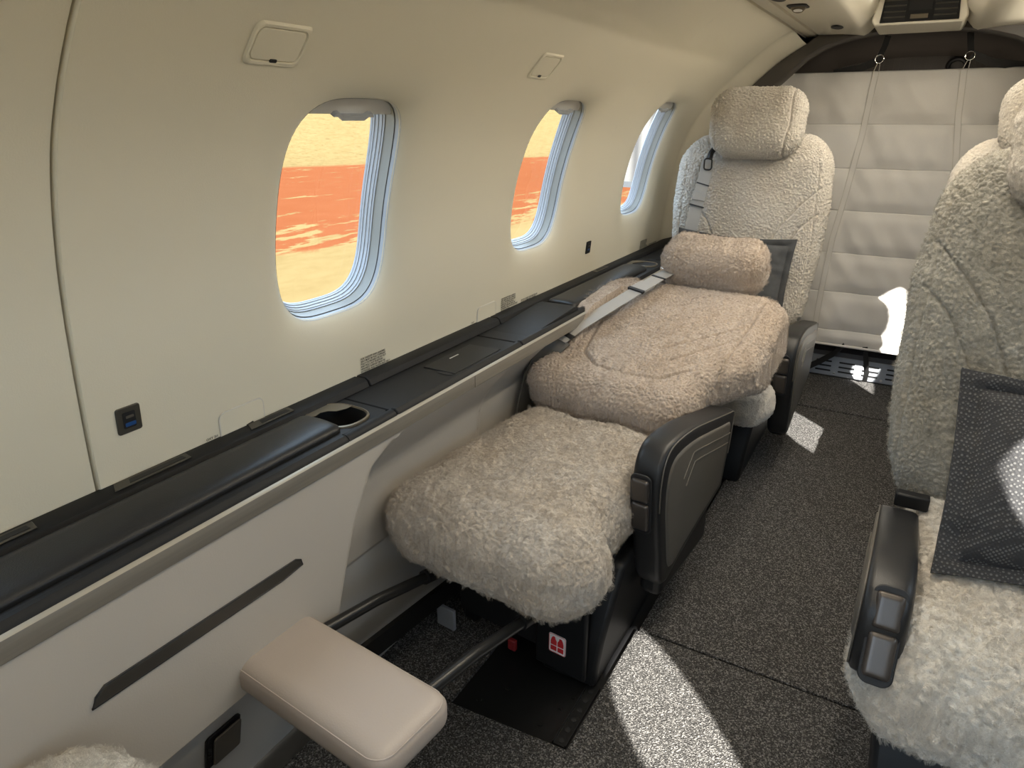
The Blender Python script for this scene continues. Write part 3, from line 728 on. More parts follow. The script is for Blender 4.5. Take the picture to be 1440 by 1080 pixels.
# ------------------------------------------------------------------ side ledge
def ledge(side):
    lab = 'long black side ledge running under the round cornered windows' if side < 0 else 'black side ledge behind the seats across the aisle'
    root = empty('side_ledge', (-.86 if side < 0 else 2 * XC + .86, 1.0, .645), lab, 'ledge')
    def build(mb, name, mat, parent=None, **k):
        v = mb.v if side < 0 else [(2 * XC - x, y, z) for x, y, z in mb.v]; f = mb.f if side < 0 else [q[::-1] for q in mb.f]
        return finish(name, v, f, mat, parent or root, origin=root.location, **k)
    YE = 2.60 if side < 0 else 2.46
    def bar(prof, y0, y1): mb = MB(); mb.prism([(x, y0, z) for x, z in prof], (0, y1 - y0, 0)); return mb
    top_prof = [(-.952, .640), (-.952, .681), (-.800, .681), (-.794, .6855), (-.786, .6855), (-.780, .681), (-.777, .675), (-.777, .640)]
    narrow = [(min(x, -.838), z) if x > -.9 else (x, z) for x, z in top_prof]
    for y0, y1 in ((-1.19, .779), (.912, 1.398), (1.402, YE)): build(bar(top_prof, y0, y1), 'ledge_top', BSOFT, bevel=.0025)
    build(bar([(-.952, .640), (-.952, .681), (-.850, .681), (-.843, .6835), (-.838, .676), (-.838, .640)], YE + .002, 3.19), 'ledge_top', BSOFT, bevel=.0025)
    # stretch around the cup holder: top with a hole and a well
    cyc = .838; rect = []
    ang = [2 * PI * k / 64 for k in range(64)]
    def hrt(s_, z):
        o_ = []
        for q in ang:
            c, sn = math.cos(q), math.sin(q); r = 1. / ((abs(c) / (.054 * s_)) ** 2.6 + (abs(sn) / (.045 * s_)) ** 2.6) ** (1 / 2.6); o_.append((-.863 + r * c, cyc + r * sn, z))
        return o_
    for q in ang:
        c, sn = math.cos(q), math.sin(q)
        r = min((.063 / c if c > 1e-9 else 1e9), (-.089 / c if c < -1e-9 else 1e9), (.070 / sn if sn > 1e-9 else 1e9), (-.059 / sn if sn < -1e-9 else 1e9)); rect.append((-.863 + r * c, cyc + r * sn, .681))
    mb = MB(); mb.loft([rect, hrt(1.02, .6815), hrt(.99, .680), hrt(.97, .62)], cap1=True)
    mb.prism([(x, .779, z) for x, z in ((-.800, .640), (-.800, .681), (-.794, .6855), (-.786, .6855), (-.780, .681), (-.777, .675), (-.777, .640))], (0, .129, 0))
    build(mb, 'ledge_top', BSOFT, angle=40)
    rail_prof = [(-.954, .679), (-.954, .6975), (-.925, .6985), (-.917, .694), (-.911, .681)]
    for y0, y1 in ((-1.19, .985), (.989, 1.515), (1.519, 3.19)): build(bar(rail_prof, y0, y1), 'back_rail', BSOFT, bevel=.002)
    strip = [(-.780, .643), (-.780, .674), (-.7715, .674), (-.7705, .6725), (-.7705, .6445), (-.772, .643)]
    for y0, y1 in ((-1.19, 1.168), (1.170, YE)): build(bar(strip, y0, y1), 'veneer_strip', VENEER, bevel=.0012)
    for y0, y1 in ((-1.19, YE),):
        mb = MB(); mb.prism([(-.7785, y0, .6738), (-.7785, y0, .6758), (-.7735, y0, .6752), (-.7700, y0, .6728), (-.7712, y0, .6720)], (0, y1 - y0, 0)); build(mb, 'edge_glint', EDGE)  # pale strip stands in for the highlight along the veneer chamfer
    for y0, y1 in ((-.60, .795), (1.765, 2.40)):
        well = MB(); well.box(-.905, -.797, y0 - .012, y1 + .012, .6805, .6820); build(well, 'pad_well', DARK)
        P, F = pad_grid((.047, (y1 - y0) / 2, .011), (.009, .018, .009), .012)
        def wpd(P):
            P[:, 2] += .0015 * (1 - (P[:, 0] / .047) ** 2) * (P[:, 2] > 0) - .004 * np.clip(P[:, 0] / .047, 0, 1) ** 2 * (P[:, 2] > 0)
            return P
        P = wpd(P) + np.array([-.854, (y0 + y1) / 2, .6875]); mb = MB(); mb.v = [tuple(p) for p in P]; mb.f = list(F); build(mb, 'arm_pad', BLEATH, angle=180)
    # ramp before the far pad
    mb = MB(); mb.prism([(-.905, 1.45, .680), (-.905, 1.47, .6825), (-.905, 1.72, .698), (-.905, 1.745, .696), (-.905, 1.752, .680)], (.115, 0, 0)); build(mb, 'ramp', BSOFT, bevel=.003)
    # flush lid with finger notches
    mb = MB(); mb.prism([(x, y, .6812) for x, y in ((-.886, 1.135), (-.886, 1.325), (-.800, 1.325), (-.800, 1.135))], (0, 0, .0022)); lid = build(mb, 'lid', BPLAS, bevel=.001)
    for yy in (1.128, 1.332):
        mb = MB(); mb.prism([(-.822 + .020 * math.cos(q), yy + .007 * math.sin(q), .6815) for q in np.linspace(0, 2 * PI, 17)[:-1]], (0, 0, .0007)); build(mb, 'finger_notch', DARK, parent=lid)
    mb = MB(); mb.box(-.868, -.865, 1.21, 1.245, .6834, .6838); build(mb, 'label_print', SHADE, parent=lid)
    # slim air slots in the back rail
    for y0, y1 in ((.24, .345), (.462, .575), (.705, .79), (2.20, 2.30)):
        mb = MB(); mb.prism([(-.946, y0, .6978), (-.922, y0 - .012, .6984), (-.922, y1, .6984), (-.944, y1 + .004, .6978)], (0, 0, .0018)); sl = build(mb, 'air_slot_frame', BRONZE_S if side < 0 else BPLAS, bevel=.0006)
        mb = MB(); mb.prism([(-.940, y0 + .02, .6995), (-.927, y0 + .014, .7001), (-.927, y1 - .006, .7001), (-.939, y1 - .006, .6995)], (0, 0, .0006)); build(mb, 'air_slot', DARK, parent=sl)
    # cup holders
    for cy in (.838, 2.49):
        def heart(s, z):
            out = []
            for q in np.linspace(0, 2 * PI, 49)[:-1]:
                rx, ry = .054 * s, .045 * s
                c, sn = math.cos(q), math.sin(q); r = 1. / ((abs(c) / rx) ** 2.6 + (abs(sn) / ry) ** 2.6) ** (1 / 2.6)
                out.append((-.863 + r * c, cy + r * sn, z))
            return out
        mb = MB(); mb.loft([heart(1.10, .6815), heart(1.09, .6850), heart(1.03, .6862), heart(1.0, .6845), heart(.99, .6825)]); rim = build(mb, 'cup_holder_rim', BRONZE, angle=50)
        mb = MB()
        if cy < 1: mb.loft([heart(.995, .683), heart(.93, .66), heart(.88, .615)], cap1=True)
        else: mb.loft([heart(1.0, .6835), heart(.90, .6832), heart(.86, .6822)], cap1=True)
        build(mb, 'cup_well', DARK, parent=rim)
        pl = [(-.9165, cy - .030, 0), (-.912, cy + .030, 0), (-.893, cy + .044, 0), (-.868, cy + .0445, 0), (-.868, cy + .030, 0), (-.876, cy + .012, 0), (-.890, cy + .004, 0), (-.897, cy - .010, 0), (-.893, cy - .026, 0), (-.903, cy - .036, 0)]
        mb = MB(); mb.prism([(x, y, .6842) for x, y, _ in pl], (0, 0, .0012)); build(mb, 'cup_divider', BRONZE, parent=rim)
    return root
ledge(-1); ledge(1)

# ------------------------------------------------------------------ small fittings on the window wall
def wall_plate(mb, yz, d0, d1):
    lo_ = [wp([y], [s_of_z(z)], [d0])[0] for y, z in yz]; hi_ = [wp([y], [s_of_z(z)], [d1])[0] for y, z in yz]
    mb.loft([lo_, hi_], cap0=True, cap1=True); return mb
def oval(cy, cz, a, b_, r, shear=0., n=8): return [(cy + p + shear * q, cz + q) for p, q in round_rect(a, b_, r, n)]
for (cy, cz, a, b_, lab) in ((.707, 1.292, .042, .0185, 'small ivory ceiling-side hatch cover above the nearest window'), (1.445, 1.308, .043, .0185, 'small ivory hatch cover above the middle window')):
    r = empty('oxygen_hatch', tuple(wp([cy], [s_of_z(cz)])[0]), lab, 'hatch', 'ivory hatch covers over the windows')
    mb = MB(); ring = []
    for s_, d in ((1.16, .0005), (1.10, .003), (1.02, .003), (.985, -.002)): ring.append([wp([y], [s_of_z(z)], [d])[0] for y, z in oval(cy, cz, a * s_, b_ * (s_ + (s_ - 1) * .9), .010)])
    mb.loft(ring); mb.build('rim', WALL, r, origin=r.location)
    mb = MB(); wall_plate(mb, oval(cy, cz, a * .965, b_ * .94, .009), -.001, .0022); mb.build('cover', WALL, r, bevel=.001, origin=r.location)
    mb = MB(); wall_plate(mb, oval(cy, cz - b_ * .93, a * .14, b_ * .10, .0015, n=3), .002, .0035); mb.build('catch', DARK, r, origin=r.location)
for (cy, cz, lab, small) in ((.502, .790, 'dark bronze framed charging port with blue tongue on the ivory wall', 0), (2.150, .791, 'small black charging port on the wall beyond the middle window', 1)):
    r = empty('usb_port', tuple(wp([cy], [s_of_z(cz)])[0]), lab, 'charging port')
    mb = MB(); wall_plate(mb, oval(cy, cz, .0185, .021, .004), -.001, .0025); mb.build('bezel', BRONZE_S if not small else BPLAS, r, bevel=.001, origin=r.location)
    mb = MB(); wall_plate(mb, oval(cy, cz, .0095, .013, .002, n=3), .0025, .0031); mb.build('socket', DARK, r, origin=r.location)
    mb = MB(); wall_plate(mb, oval(cy + .001, cz - .007, .008, .003, .001, n=3), .0031, .0036); mb.build('tongue', BLUEP, r, origin=r.location)
    mb = MB(); wall_plate(mb, oval(cy + .001, cz + .005, .006, .002, .001, n=3), .0031, .0036); mb.build('slot', DLEATH, r, origin=r.location)
for (cy, cz, a, b_, lab, words) in ((.697, .716, .046, .0225, 'ivory access flap with rounded top beside the bronze cup holder', 'OXY 3H'), (1.500, .712, .046, .0245, 'ivory access flap with rounded top beside the farther placards', 'OXY')):
    r = empty('access_flap', tuple(wp([cy], [s_of_z(cz)])[0]), lab, 'flap', 'ivory access flaps above the ledge')
    top = [(cy - a, cz - b_), (cy + a, cz - b_), (cy + a, cz + b_ - .012)] + [(cy + a - .012 + .012 * math.cos(q), cz + b_ - .012 + .012 * math.sin(q)) for q in np.linspace(.2, PI / 2, 6)] + [(cy - a + .012 + .012 * math.cos(q), cz + b_ - .012 + .012 * math.sin(q)) for q in np.linspace(PI / 2, PI - .2, 6)] + [(cy - a, cz + b_ - .012)]
    mb = MB(); wall_plate(mb, top, .0005, .0025); mb.build('flap', WALL, r, bevel=.001, origin=r.location)
    mb = MB(); mb.tube([wp([y], [s_of_z(z)], [.0012])[0] for y, z in top[1:] + [top[0]]], .0016, 6); mb.build('gap', SHADE, r, origin=r.location)
    mb = MB(); wall_plate(mb, [(cy + .006, cz - b_ + .000), (cy + .020, cz - b_ + .000), (cy + .020, cz - b_ + .008), (cy + .006, cz - b_ + .006)], .002, .0042); mb.build('catch', DARK, r, origin=r.location)
def placard(y, z, size, lines, label, gap=1.12, col=INK):
    c = bpy.data.curves.new('printed_placard', 'FONT'); c.body = '\n'.join(lines); c.size = size; c.space_line = gap; c.extrude = .0001; c.align_y = 'TOP'; c.offset = size * .012
    o = bpy.data.objects.new('printed_placard', c); COL.objects.link(o); c.materials.append(col)
    s_ = s_of_z(z - .02); p = Vector(wp([y], [s_of_z(z)], [.0022])[0]); q = Vector(wp([y], [s_of_z(z - .05)], [.0022])[0])
    up = (p - q).normalized(); ex = Vector((0, 1, 0)); nn = ex.cross(up)
    o.matrix_world = Matrix(((ex.x, up.x, nn.x, p.x), (ex.y, up.y, nn.y, p.y), (ex.z, up.z, nn.z, p.z), (0, 0, 0, 1)))
    bpy.context.view_layer.update()
    me = bpy.data.meshes.new_from_object(o.evaluated_get(bpy.context.evaluated_depsgraph_get())); mw = o.matrix_world.copy()
    bpy.data.objects.remove(o); bpy.data.curves.remove(c)
    o = bpy.data.objects.new('printed_placard', me); COL.objects.link(o); o.matrix_world = mw
    if not me.materials: me.materials.append(col)
    return tag(o, label, 'placard')
P7 = ['FOR TAKEOFF AND LANDING', 'SEAT MUST BE FULLY UPRIGHT', 'FULLY OUTBOARD OR IN OUT', 'AND FULLY AFT POSITION', 'HEADREST SUPPORT MUST BE', 'EXTENDED AND FASTEN SEAT BELT', 'FEET MUST BE FLAT']
placard(1.000, .7335, .0058, P7, 'block of black printed text on the wall below the nearest window', 1.0)
placard(1.575, .7365, .0058, P7, 'block of black printed text beside the farther ivory access flap', 1.0)
placard(1.690, .7085, .0058, ['LIFE VEST UNDER YOUR SEAT FOR USE', 'IN CASE OF EMERGENCY LANDING'], 'two short lines of black print before the middle window', 1.0)
placard(2.690, .7345, .0058, P7, 'block of black printed text below the farthest window', 1.0)
placard(2.800, .7065, .0058, ['LIFE VEST UNDER YOUR SEAT FOR USE', 'IN CASE OF EMERGENCY LANDING'], 'two short lines of black print close to the farthest seat', 1.0)
placard(.622, .6995 + .006, .0062, ['OXY 3H'], 'tiny black print beside the nearer ivory access flap')
placard(1.425, .6995 + .006, .0062, ['OXY'], 'tiny black print beside the farther ivory access flap')

# ------------------------------------------------------------------ seats
def arm_shape(root, ax, x_mid, pts, dx_rear=0., name='armrest', buttons=True, th=.068, shift=(0, 0), ysc=1., zmin=0.):
    """padded armrest from a side outline given as (y, z); ax = +1 when the aisle is at local +x"""
    pts = [(y * ysc + shift[0], max(z, zmin + .02 * (z - .18)) + shift[1]) for y, z in pts]
    y0 = min(p[0] for p in pts); y1 = max(p[0] for p in pts)
    def xs(y): return dx_rear * (y - y0) / (y1 - y0)
    cy = sum(p[0] for p in pts) / len(pts); cz = sum(p[1] for p in pts) / len(pts)
    z0_, z1_ = min(p[1] for p in pts), max(p[1] for p in pts); my, mz, hy_, hz_ = (y0 + y1) / 2, (z0_ + z1_) / 2, (y1 - y0) / 2, (z1_ - z0_) / 2
    def ring(k, x):
        return [(ax * (x_mid + x + xs(y)), my + (y - my) * (1 - k / hy_), mz + (z - mz) * (1 - k / hz_)) for y, z in pts]
    h = th / 2
    spec = [(.030, -h), (.014, -h), (.005, -h + .004), (.001, -h + .010), (0, -h + .018), (0, h - .014), (.0015, h - .006), (.006, h - .0015), (.012, h), (.030, h)]
    mb = MB(); mb.loft([ring(*q) for q in spec], cap0=True, cap1=True)
    if ax < 0: mb.f = [q[::-1] for q in mb.f]
    arm = mb.build(name, BLEATH, root, angle=70)
    # outer panel with a pressed outline and piping along the top edge
    def inner(k, x): return ring(k, x)
    mb = MB(); mb.loft([ring(.036, h - .001), ring(.040, h + .003), ring(.046, h + .004)], cap1=True)
    if ax < 0: mb.f = [q[::-1] for q in mb.f]
    mb.build('side_panel', DLEATH, arm, angle=40)  # paler than the arm: light on the outer face is in the colour
    zt = max(p[1] for p in pts)
    top_at = lambda y: float(np.interp(y, *zip(*sorted((p[0], p[1]) for p in pts if p[1] > cz + .02))))
    for d, q0, q1 in ((.062, .26, .92), (.088, .30, .90)):
        pa = []
        for k in range(14):
            y = y0 + (y1 - y0) * (q0 + (q1 - q0) * k / 13); pa.append((ax * (x_mid + h + .0035 + xs(y)), y, top_at(y) - d - (.05 * (1 - min(1, k / 2.)) if k < 2 else 0)))
        mb = MB(); mb.tube(pa, .0022, 6); mb.build('pressed_crease', DLEATH, arm)
    tp = [p for p in ring(.0055, h - .0005)]
    i0 = int(len(tp) * .12); i1 = int(len(tp) * .70)
    mb = MB(); mb.tube(tp[i0:i1], .0016, 6); mb.build('piping', DLEATH, arm)
    return arm

def outline(P, n=8):
    """smooth closed outline through control points"""
    P = [Vector((p[0], p[1])) for p in P]; out = []
    L = len(P)
    for i in range(L):
        p0, p1, p2, p3 = P[i - 1], P[i], P[(i + 1) % L], P[(i + 2) % L]
        for k in range(n):
            t = k / n; out.append(tuple(.5 * ((2 * p1) + (p2 - p0) * t + (2 * p0 - 5 * p1 + 4 * p2 - p3) * t * t + (3 * p1 - p0 - 3 * p2 + p3) * t ** 3)))
    return out
# (y, z) relative to the cushion centre: front bottom, front, top, rear, bottom
ARM = outline([(.045, .185), (.000, .30), (-.030, .41), (-.032, .49), (-.010, .535), (.04, .552), (.16, .545), (.30, .520), (.44, .492), (.515, .478), (.530, .470), (.534, .455), (.522, .38), (.492, .275), (.484, .264), (.46, .258), (.30, .232), (.16, .205)], 4)

def arm_buttons(root, arm, ax, x_mid, y, z, tilt):
    M = TR(ax * x_mid, y, z, tilt, 0, 0)
    def place(mb, name, mat, par, **k):
        v = [M @ Vector(p) for p in mb.v]; mb.v = v; return mb.build(name, mat, par, **k)
    mb = MB(); mb.prism([(p, 0, q) for p, q in round_rect(.024, .076, .016)], (0, -.004, 0)); pn = place(mb, 'control_panel', DARK, arm, bevel=.0015)
    for z0, z1 in ((.010, .066), (-.064, .005)):
        P, F = pad_grid((.0195, .007, (z1 - z0) / 2), (.006, .006, .008), .004)
        mb = MB(); mb.v = [tuple(p + np.array([0, -.006, (z0 + z1) / 2])) for p in P]; mb.f = list(F); place(mb, 'button', BUTTON, pn, angle=180)

def seat_base(root, ax, front_y, rear_y, turn=0., x0=-.12, x1=.175, sticker=False):
    """dark pedestal: aisle-side shell, window-side leg, pan under the cushion"""
    def X(v): return ax * v
    prof = [(front_y, .0), (front_y - .005, .05), (front_y + .005, .13), (front_y + .04, .22), (front_y + .08, .295), (rear_y - .06, .295), (rear_y - .02, .26), (rear_y, .0)]
    def shell(xa, xb, flare):
        mb = MB(); lo_ = [(X(xa), y, z) for y, z in prof]; hi_ = [(X(xb + flare * min(1., z / .28)), y, z) for y, z in prof]
        mb.loft([lo_, hi_], cap0=True, cap1=True)
        if ax < 0: mb.f = [q[::-1] for q in mb.f]
        return mb
    b0 = shell(x0 + .16, x1, .025).build('base_shell', BPLAS, root, bevel=.012, seg=3)
    mb = MB(); mb.box(min(X(-.215), X(-.17)), max(X(-.215), X(-.17)), front_y + .05, rear_y, 0, .29); b1_ = mb.build('base_leg', BPLAS, root, bevel=.01)
    mb = MB(); mb.box(min(X(-.225), X(.175)), max(X(-.225), X(.175)), front_y + .0, rear_y + .0, .275, .315); b2_ = mb.build('seat_pan', BPLAS, root, bevel=.01)
    for o in (b0, b1_, b2_): o.rotation_euler.z = turn
    return b0

def backpack(H, hx, hy, r):
    pass

def make_seat(cfg):
    ax = cfg['ax']; root = empty('cabin_seat', (cfg['x'], cfg['y'], 0), cfg['label'], 'seat', 'sheepskin cabin seats', cfg.get('rz', 0.))
    res = cfg.get('res', .0045)
    # ---- cushion
    c = cfg['cushion']
    def cw(P):
        t = P / np.array(c['h'])
        P[:, 2] += .010 * np.cos(t[:, 0] * PI / 2) * (t[:, 2] > 0) * np.clip(1 - t[:, 1] ** 2, 0, 1)
        # front edge hangs lower, back end narrower on the armrest side
        front = np.clip(-t[:, 1], 0, 1) ** 3
        P[:, 2] -= c.get('droop', .03) * front * (t[:, 2] < .2) + c.get('lip', .0) * front
        P[:, 1] -= .012 * np.cos(np.clip(t[:, 0], -1, 1) * PI / 2) * (t[:, 1] < 0) * np.abs(t[:, 1])
        narrow = smooth01((t[:, 1] + .62) / .25) * c.get('narrow', .05)
        side = np.clip(ax * t[:, 0], 0, 1)
        P[:, 0] -= ax * narrow * side
        P[:, 2] += c.get('corner', 0.) * np.clip(ax * t[:, 0], 0, 1) ** 3 * front * (t[:, 2] < .3)
        return P
    M = TR(c.get('x', 0) * ax, c['y'], c['z'], c.get('tilt', 0.))
    fleece_pad('seat_cushion', cfg['cm'], root, c['h'], c.get('r', (.075, .085, .07)), c.get('res', res), M, cw, scale=c.get('scale', 85.), amp=c.get('amp', .0055), soft=c.get('soft', .35), big=c.get('big', .006), seed=cfg['seed'], pile=c.get('pile'))
    # leather seat pan front under the wool
    v = cfg.get('valance')
    if v: plain_pad('seat_valance', CREAML, root, (.215, .24, .045), (.03, .04, .03), .02, TR(-.022 * ax, v[0], v[1]))
    # ---- back
    bk = cfg['back']; H, hx, hy = bk['H'], bk['hx'], bk['hy']
    Mb = TR(bk.get('x', 0) * ax, bk['y'], bk['z'], -bk['tilt'], bk.get('roll', 0.)) @ Matrix.Translation((0, 0, H / 2))
    def bw(P):
        v_ = P[:, 2] / (H / 2)
        P[:, 0] *= np.interp(v_, [-1, -.7, -.2, .3, .8, 1], bk.get('w', [.86, .93, 1., 1.02, .98, .94]))
        P[:, 1] -= bk.get('bolster', .014) * smooth01((np.abs(P[:, 0]) / hx - .55) / .35) * (P[:, 1] < 0) * smooth01((1 - np.abs(v_)) / .3)
        P[:, 2] -= bk.get('dip', .03) * np.exp(-(P[:, 0] / .12) ** 2) * np.clip(v_, 0, 1) ** 6
        if bk.get('drape'): P[:, 1] += bk['drape'] * smooth01((ax * P[:, 0] / hx - .80) / .2) * smooth01((v_ + .25) / .5) * (P[:, 1] > -.01)
        if bk.get('tuck'): P[:, 0] -= ax * bk['tuck'] * smooth01((-.05 - v_) / .5) * np.clip(ax * P[:, 0] / hx, 0, 1)
        if bk.get('belly'): P[:, 1] -= bk['belly'] * smooth01((-v_ - .62) / .3) * (P[:, 1] < 0)
        return P
    fleece_pad('seat_back', cfg['bm'], root, (hx, hy, H / 2), bk.get('r', (.10, .055, .13)), bk.get('res', res), Mb, bw, scale=bk.get('scale', 100.), amp=bk.get('amp', .0050), soft=bk.get('soft', .15), big=bk.get('big', .003), seed=cfg['seed'] + 5, seams=bk.get('seams'), front=(0, -1, 0), pile=bk.get('pile'), post=bk.get('post'))
    # leather shell behind the wool cover
    def sw(P):
        v_ = P[:, 2] / (H / 2); P[:, 0] *= np.interp(v_, [-1, -.7, -.2, .3, .8, 1], bk.get('w', [.86, .93, 1., 1.02, .98, .94])); return P
    Ms = Mb @ Matrix.Translation((0, hy * .62, -.01))
    plain_pad('back_shell', cfg.get('shell', CREAML), root, (hx - bk.get('shell_in', .004), hy * .72, H / 2 - .02), (.09, .03, .11), .03, Ms, sw)
    # ---- headrest
    hd = cfg['head']
    def hw(P):
        q = P[:, 2] / hd['h'][2]; P[:, 0] *= 1 + hd.get('flare', .06) * q
        P[:, 1] -= .010 * (P[:, 0] / hd['h'][0]) ** 2 * (P[:, 1] < 0)
        return P
    fleece_pad('headrest', cfg.get('hm', cfg['bm']), root, hd['h'], hd.get('r', (.075, .06, .07)), hd.get('res', res), TR(hd.get('x', 0) * ax, hd['y'], hd['z'], -hd.get('tilt', 0.), hd.get('roll', 0.)), hw, scale=125., amp=.0052, soft=.10, big=.003, seed=cfg['seed'] + 9,
               seams=hd.get('seams'), front=(0, -1, 0), pile=hd.get('pile'))
    # ---- armrest on the aisle side
    if cfg.get('arm', True):
        a = cfg.get('armcfg', {})
        arm = arm_shape(root, ax, a.get('x', .222), ARM, a.get('dx', .0), shift=a.get('shift', (0, 0)), ysc=a.get('ysc', 1.), zmin=a.get('zmin', 0.))
        sy, sz = a.get('shift', (0, 0))
        arm_buttons(root, arm, ax, a.get('x', .222) - .004, -.031 + sy + a.get('bpos', (0, 0))[0], .425 + sz + a.get('bpos', (0, 0))[1], a.get('btilt', R(8)))
        # lower shroud of the armrest
        mb = MB(); xa, xb = ax * (a.get('x', .222) - .030), ax * (a.get('x', .222) + .026)
        mb.box(min(xa, xb), max(xa, xb), .05 + sy, .36 + sy, .155, .30); (mb.build('arm_shroud', BPLAS, root, bevel=.018, seg=3) if a.get('zmin', 0) < .3 else None)
    seat_base(root, ax, cfg.get('base', (-.12, .55))[0], cfg.get('base', (-.12, .55))[1], -cfg.get('rz', 0.) if abs(cfg.get('rz', 0.)) < 1 else 0.)
    return root

VSEAMS = []
for q in (-1, 1):
    VSEAMS += [([(q * .25, .19), (q * .19, .13), (q * .13, .05), (q * .085, -.05), (q * .06, -.20)], .0035, .008), ([(q * .25, .10), (q * .20, .05), (q * .155, -.03), (q * .12, -.12), (q * .10, -.24)], .0035, .008), ([(q * .236, .27), (q * .246, 0), (q * .235, -.33)], .0035, .006)]
def clear_ledge(P):
    """wool of the reclined back bulges over the front lip of the ledge instead of through it"""
    a = R(-4.5); W = P.copy(); W[:, 0] = P[:, 0] * math.cos(a) - P[:, 1] * math.sin(a) - .60
    W[:, 1] = P[:, 0] * math.sin(a) + P[:, 1] * math.cos(a) + 1.22
    over = W[:, 0] < -.764
    far = smooth01((W[:, 1] - 1.66) / .16)
    up = over & (W[:, 2] > .585) & (far > .02) & (W[:, 2] < .692)
    P[up, 2] = P[up, 2] * (1 - far[up]) + (.694 + .15 * (W[up, 2] - .64)) * far[up]
    inn = over & ((W[:, 2] <= .585) | (far <= .02)) & (W[:, 2] > .60)
    P[inn, 0] += (-.764 - W[inn, 0])
    return P
# reclined seat nearest the camera
seat1 = make_seat(dict(x=-.60, y=1.22, rz=R(-4.5), ax=1, seed=1., label='fully reclined sheepskin seat with its footrest pulled out',
    cm=FL_SEAT, bm=FL_PINK, hm=FL_PINK, shell=DLEATH,
    cushion=dict(pile=(6500, .0042, 24), h=(.250, .31, .080), y=0.0, z=.397, x=-.008, r=(.09, .10, .072), narrow=.045, droop=.014, res=.0028, scale=80., amp=.0075, soft=.4, big=.008, tilt=R(0)),
    back=dict(pile=(5500, .0032, 24), H=.69, hx=.290, hy=.070, y=.29, z=.478, x=-.012, tuck=.085, shell_in=.075, post=clear_ledge, tilt=R(75.5), r=(.10, .062, .10), w=[.96, .98, 1.0, 1.0, .98, .94], res=.0027, scale=95., amp=.0065, soft=.2, big=.005, bolster=.010, belly=.02, dip=.012, drape=.075,
              seams=[([(-.165, .13), (-.19, 0), (-.155, -.17), (-.09, -.225), (0, -.24), (.09, -.225), (.155, -.17)], .005, .010), ([(.22, .10), (.12, .0), (.04, -.09)], .004, .008), ([(.225, .02), (.15, -.05), (.09, -.13)], .004, .008), ([(.222, .26), (.225, 0), (.21, -.30)], .004, .008)]),
    head=dict(pile=(2000, .0032, 22), h=(.160, .078, .082), y=.965, z=.766, x=.012, tilt=R(68), flare=-.02, r=(.06, .062, .06), res=.003, seams=[([(.13, .12), (.14, 0), (.13, -.12)], .0035, .006)]),
    armcfg=dict(x=.222, dx=.0, shift=(.035, .02), ysc=.87), base=(-.115, .55)))

# upright seat behind it
seat2 = make_seat(dict(x=-.535, y=2.27, ax=1, seed=21., label='upright sheepskin seat by the farthest window, charcoal pillow on it',
    cm=FL_GREY, bm=FL_GREY, hm=FL_GREY,
    cushion=dict(h=(.262, .25, .065), y=.07, z=.345, res=.006),
    back=dict(H=.76, hx=.272, hy=.06, y=.415, z=.395, tilt=R(7), w=[.80, .90, 1.0, 1.04, 1.0, .95], r=(.11, .055, .12), seams=VSEAMS, scale=122., amp=.0056, soft=.08, res=.0026, roll=R(-1.0)),
    head=dict(h=(.160, .070, .118), y=.425, z=1.186, x=-.004, tilt=R(6), flare=.05, r=(.085, .06, .085), res=.0026, seams=[([(.115, .13), (.122, 0), (.10, -.13)], .0035, .008), ([(-.13, .13), (-.14, 0), (-.12, -.13)], .0035, .006)]),
    armcfg=dict(x=.262, shift=(.02, -.015)), base=(-.05, .50)))
# seats across the aisle
seat3 = make_seat(dict(x=.300, y=1.215, ax=-1, seed=41., label='sheepskin seat across the aisle with the black flecked pillow',
    cm=FL_PALE, bm=FL_SHADED_ASH, hm=FL_GREY,
    cushion=dict(pile=(6500, .0042, 24), h=(.262, .30, .082), y=.028, z=.395, x=-.010, r=(.085, .10, .07), narrow=.05, droop=.035, scale=72., amp=.010, soft=.45, big=.008, res=.003),
    back=dict(pile=(5500, .0032, 24), H=.76, hx=.266, hy=.062, y=.30, z=.41, tilt=R(12), w=[.86, .92, 1.0, 1.02, .95, .86], r=(.11, .055, .15), seams=VSEAMS, scale=118., amp=.0056, soft=.08, res=.0027),
    head=dict(pile=(1500, .0032, 20), h=(.170, .075, .115), y=.375, z=1.150, x=-.008, tilt=R(10), r=(.085, .065, .08)),
    armcfg=dict(x=.226, shift=(-.225, .0), dx=-.012, ysc=.78, zmin=.40, bpos=(.012, .058), btilt=R(-22)), base=(-.20, .55), valance=(.012, .318)))
seat4 = make_seat(dict(x=.346, y=2.15, ax=-1, seed=61., label='sheepskin seat across the aisle beside the canvas divider',
    cm=FL_GREY, bm=FL_GREY, hm=FL_GREY, arm=False,
    cushion=dict(h=(.245, .28, .055), y=.06, z=.335, x=-.01, res=.008),
    back=dict(H=.76, hx=.264, hy=.06, y=.40, z=.395, tilt=R(7.5), shell_in=.05, r=(.11, .055, .14), seams=VSEAMS, scale=104., res=.004),
    head=dict(h=(.168, .072, .12), y=.455, z=1.20, x=.0, tilt=R(8), r=(.09, .065, .09), res=.0035), base=(-.02, .50)))
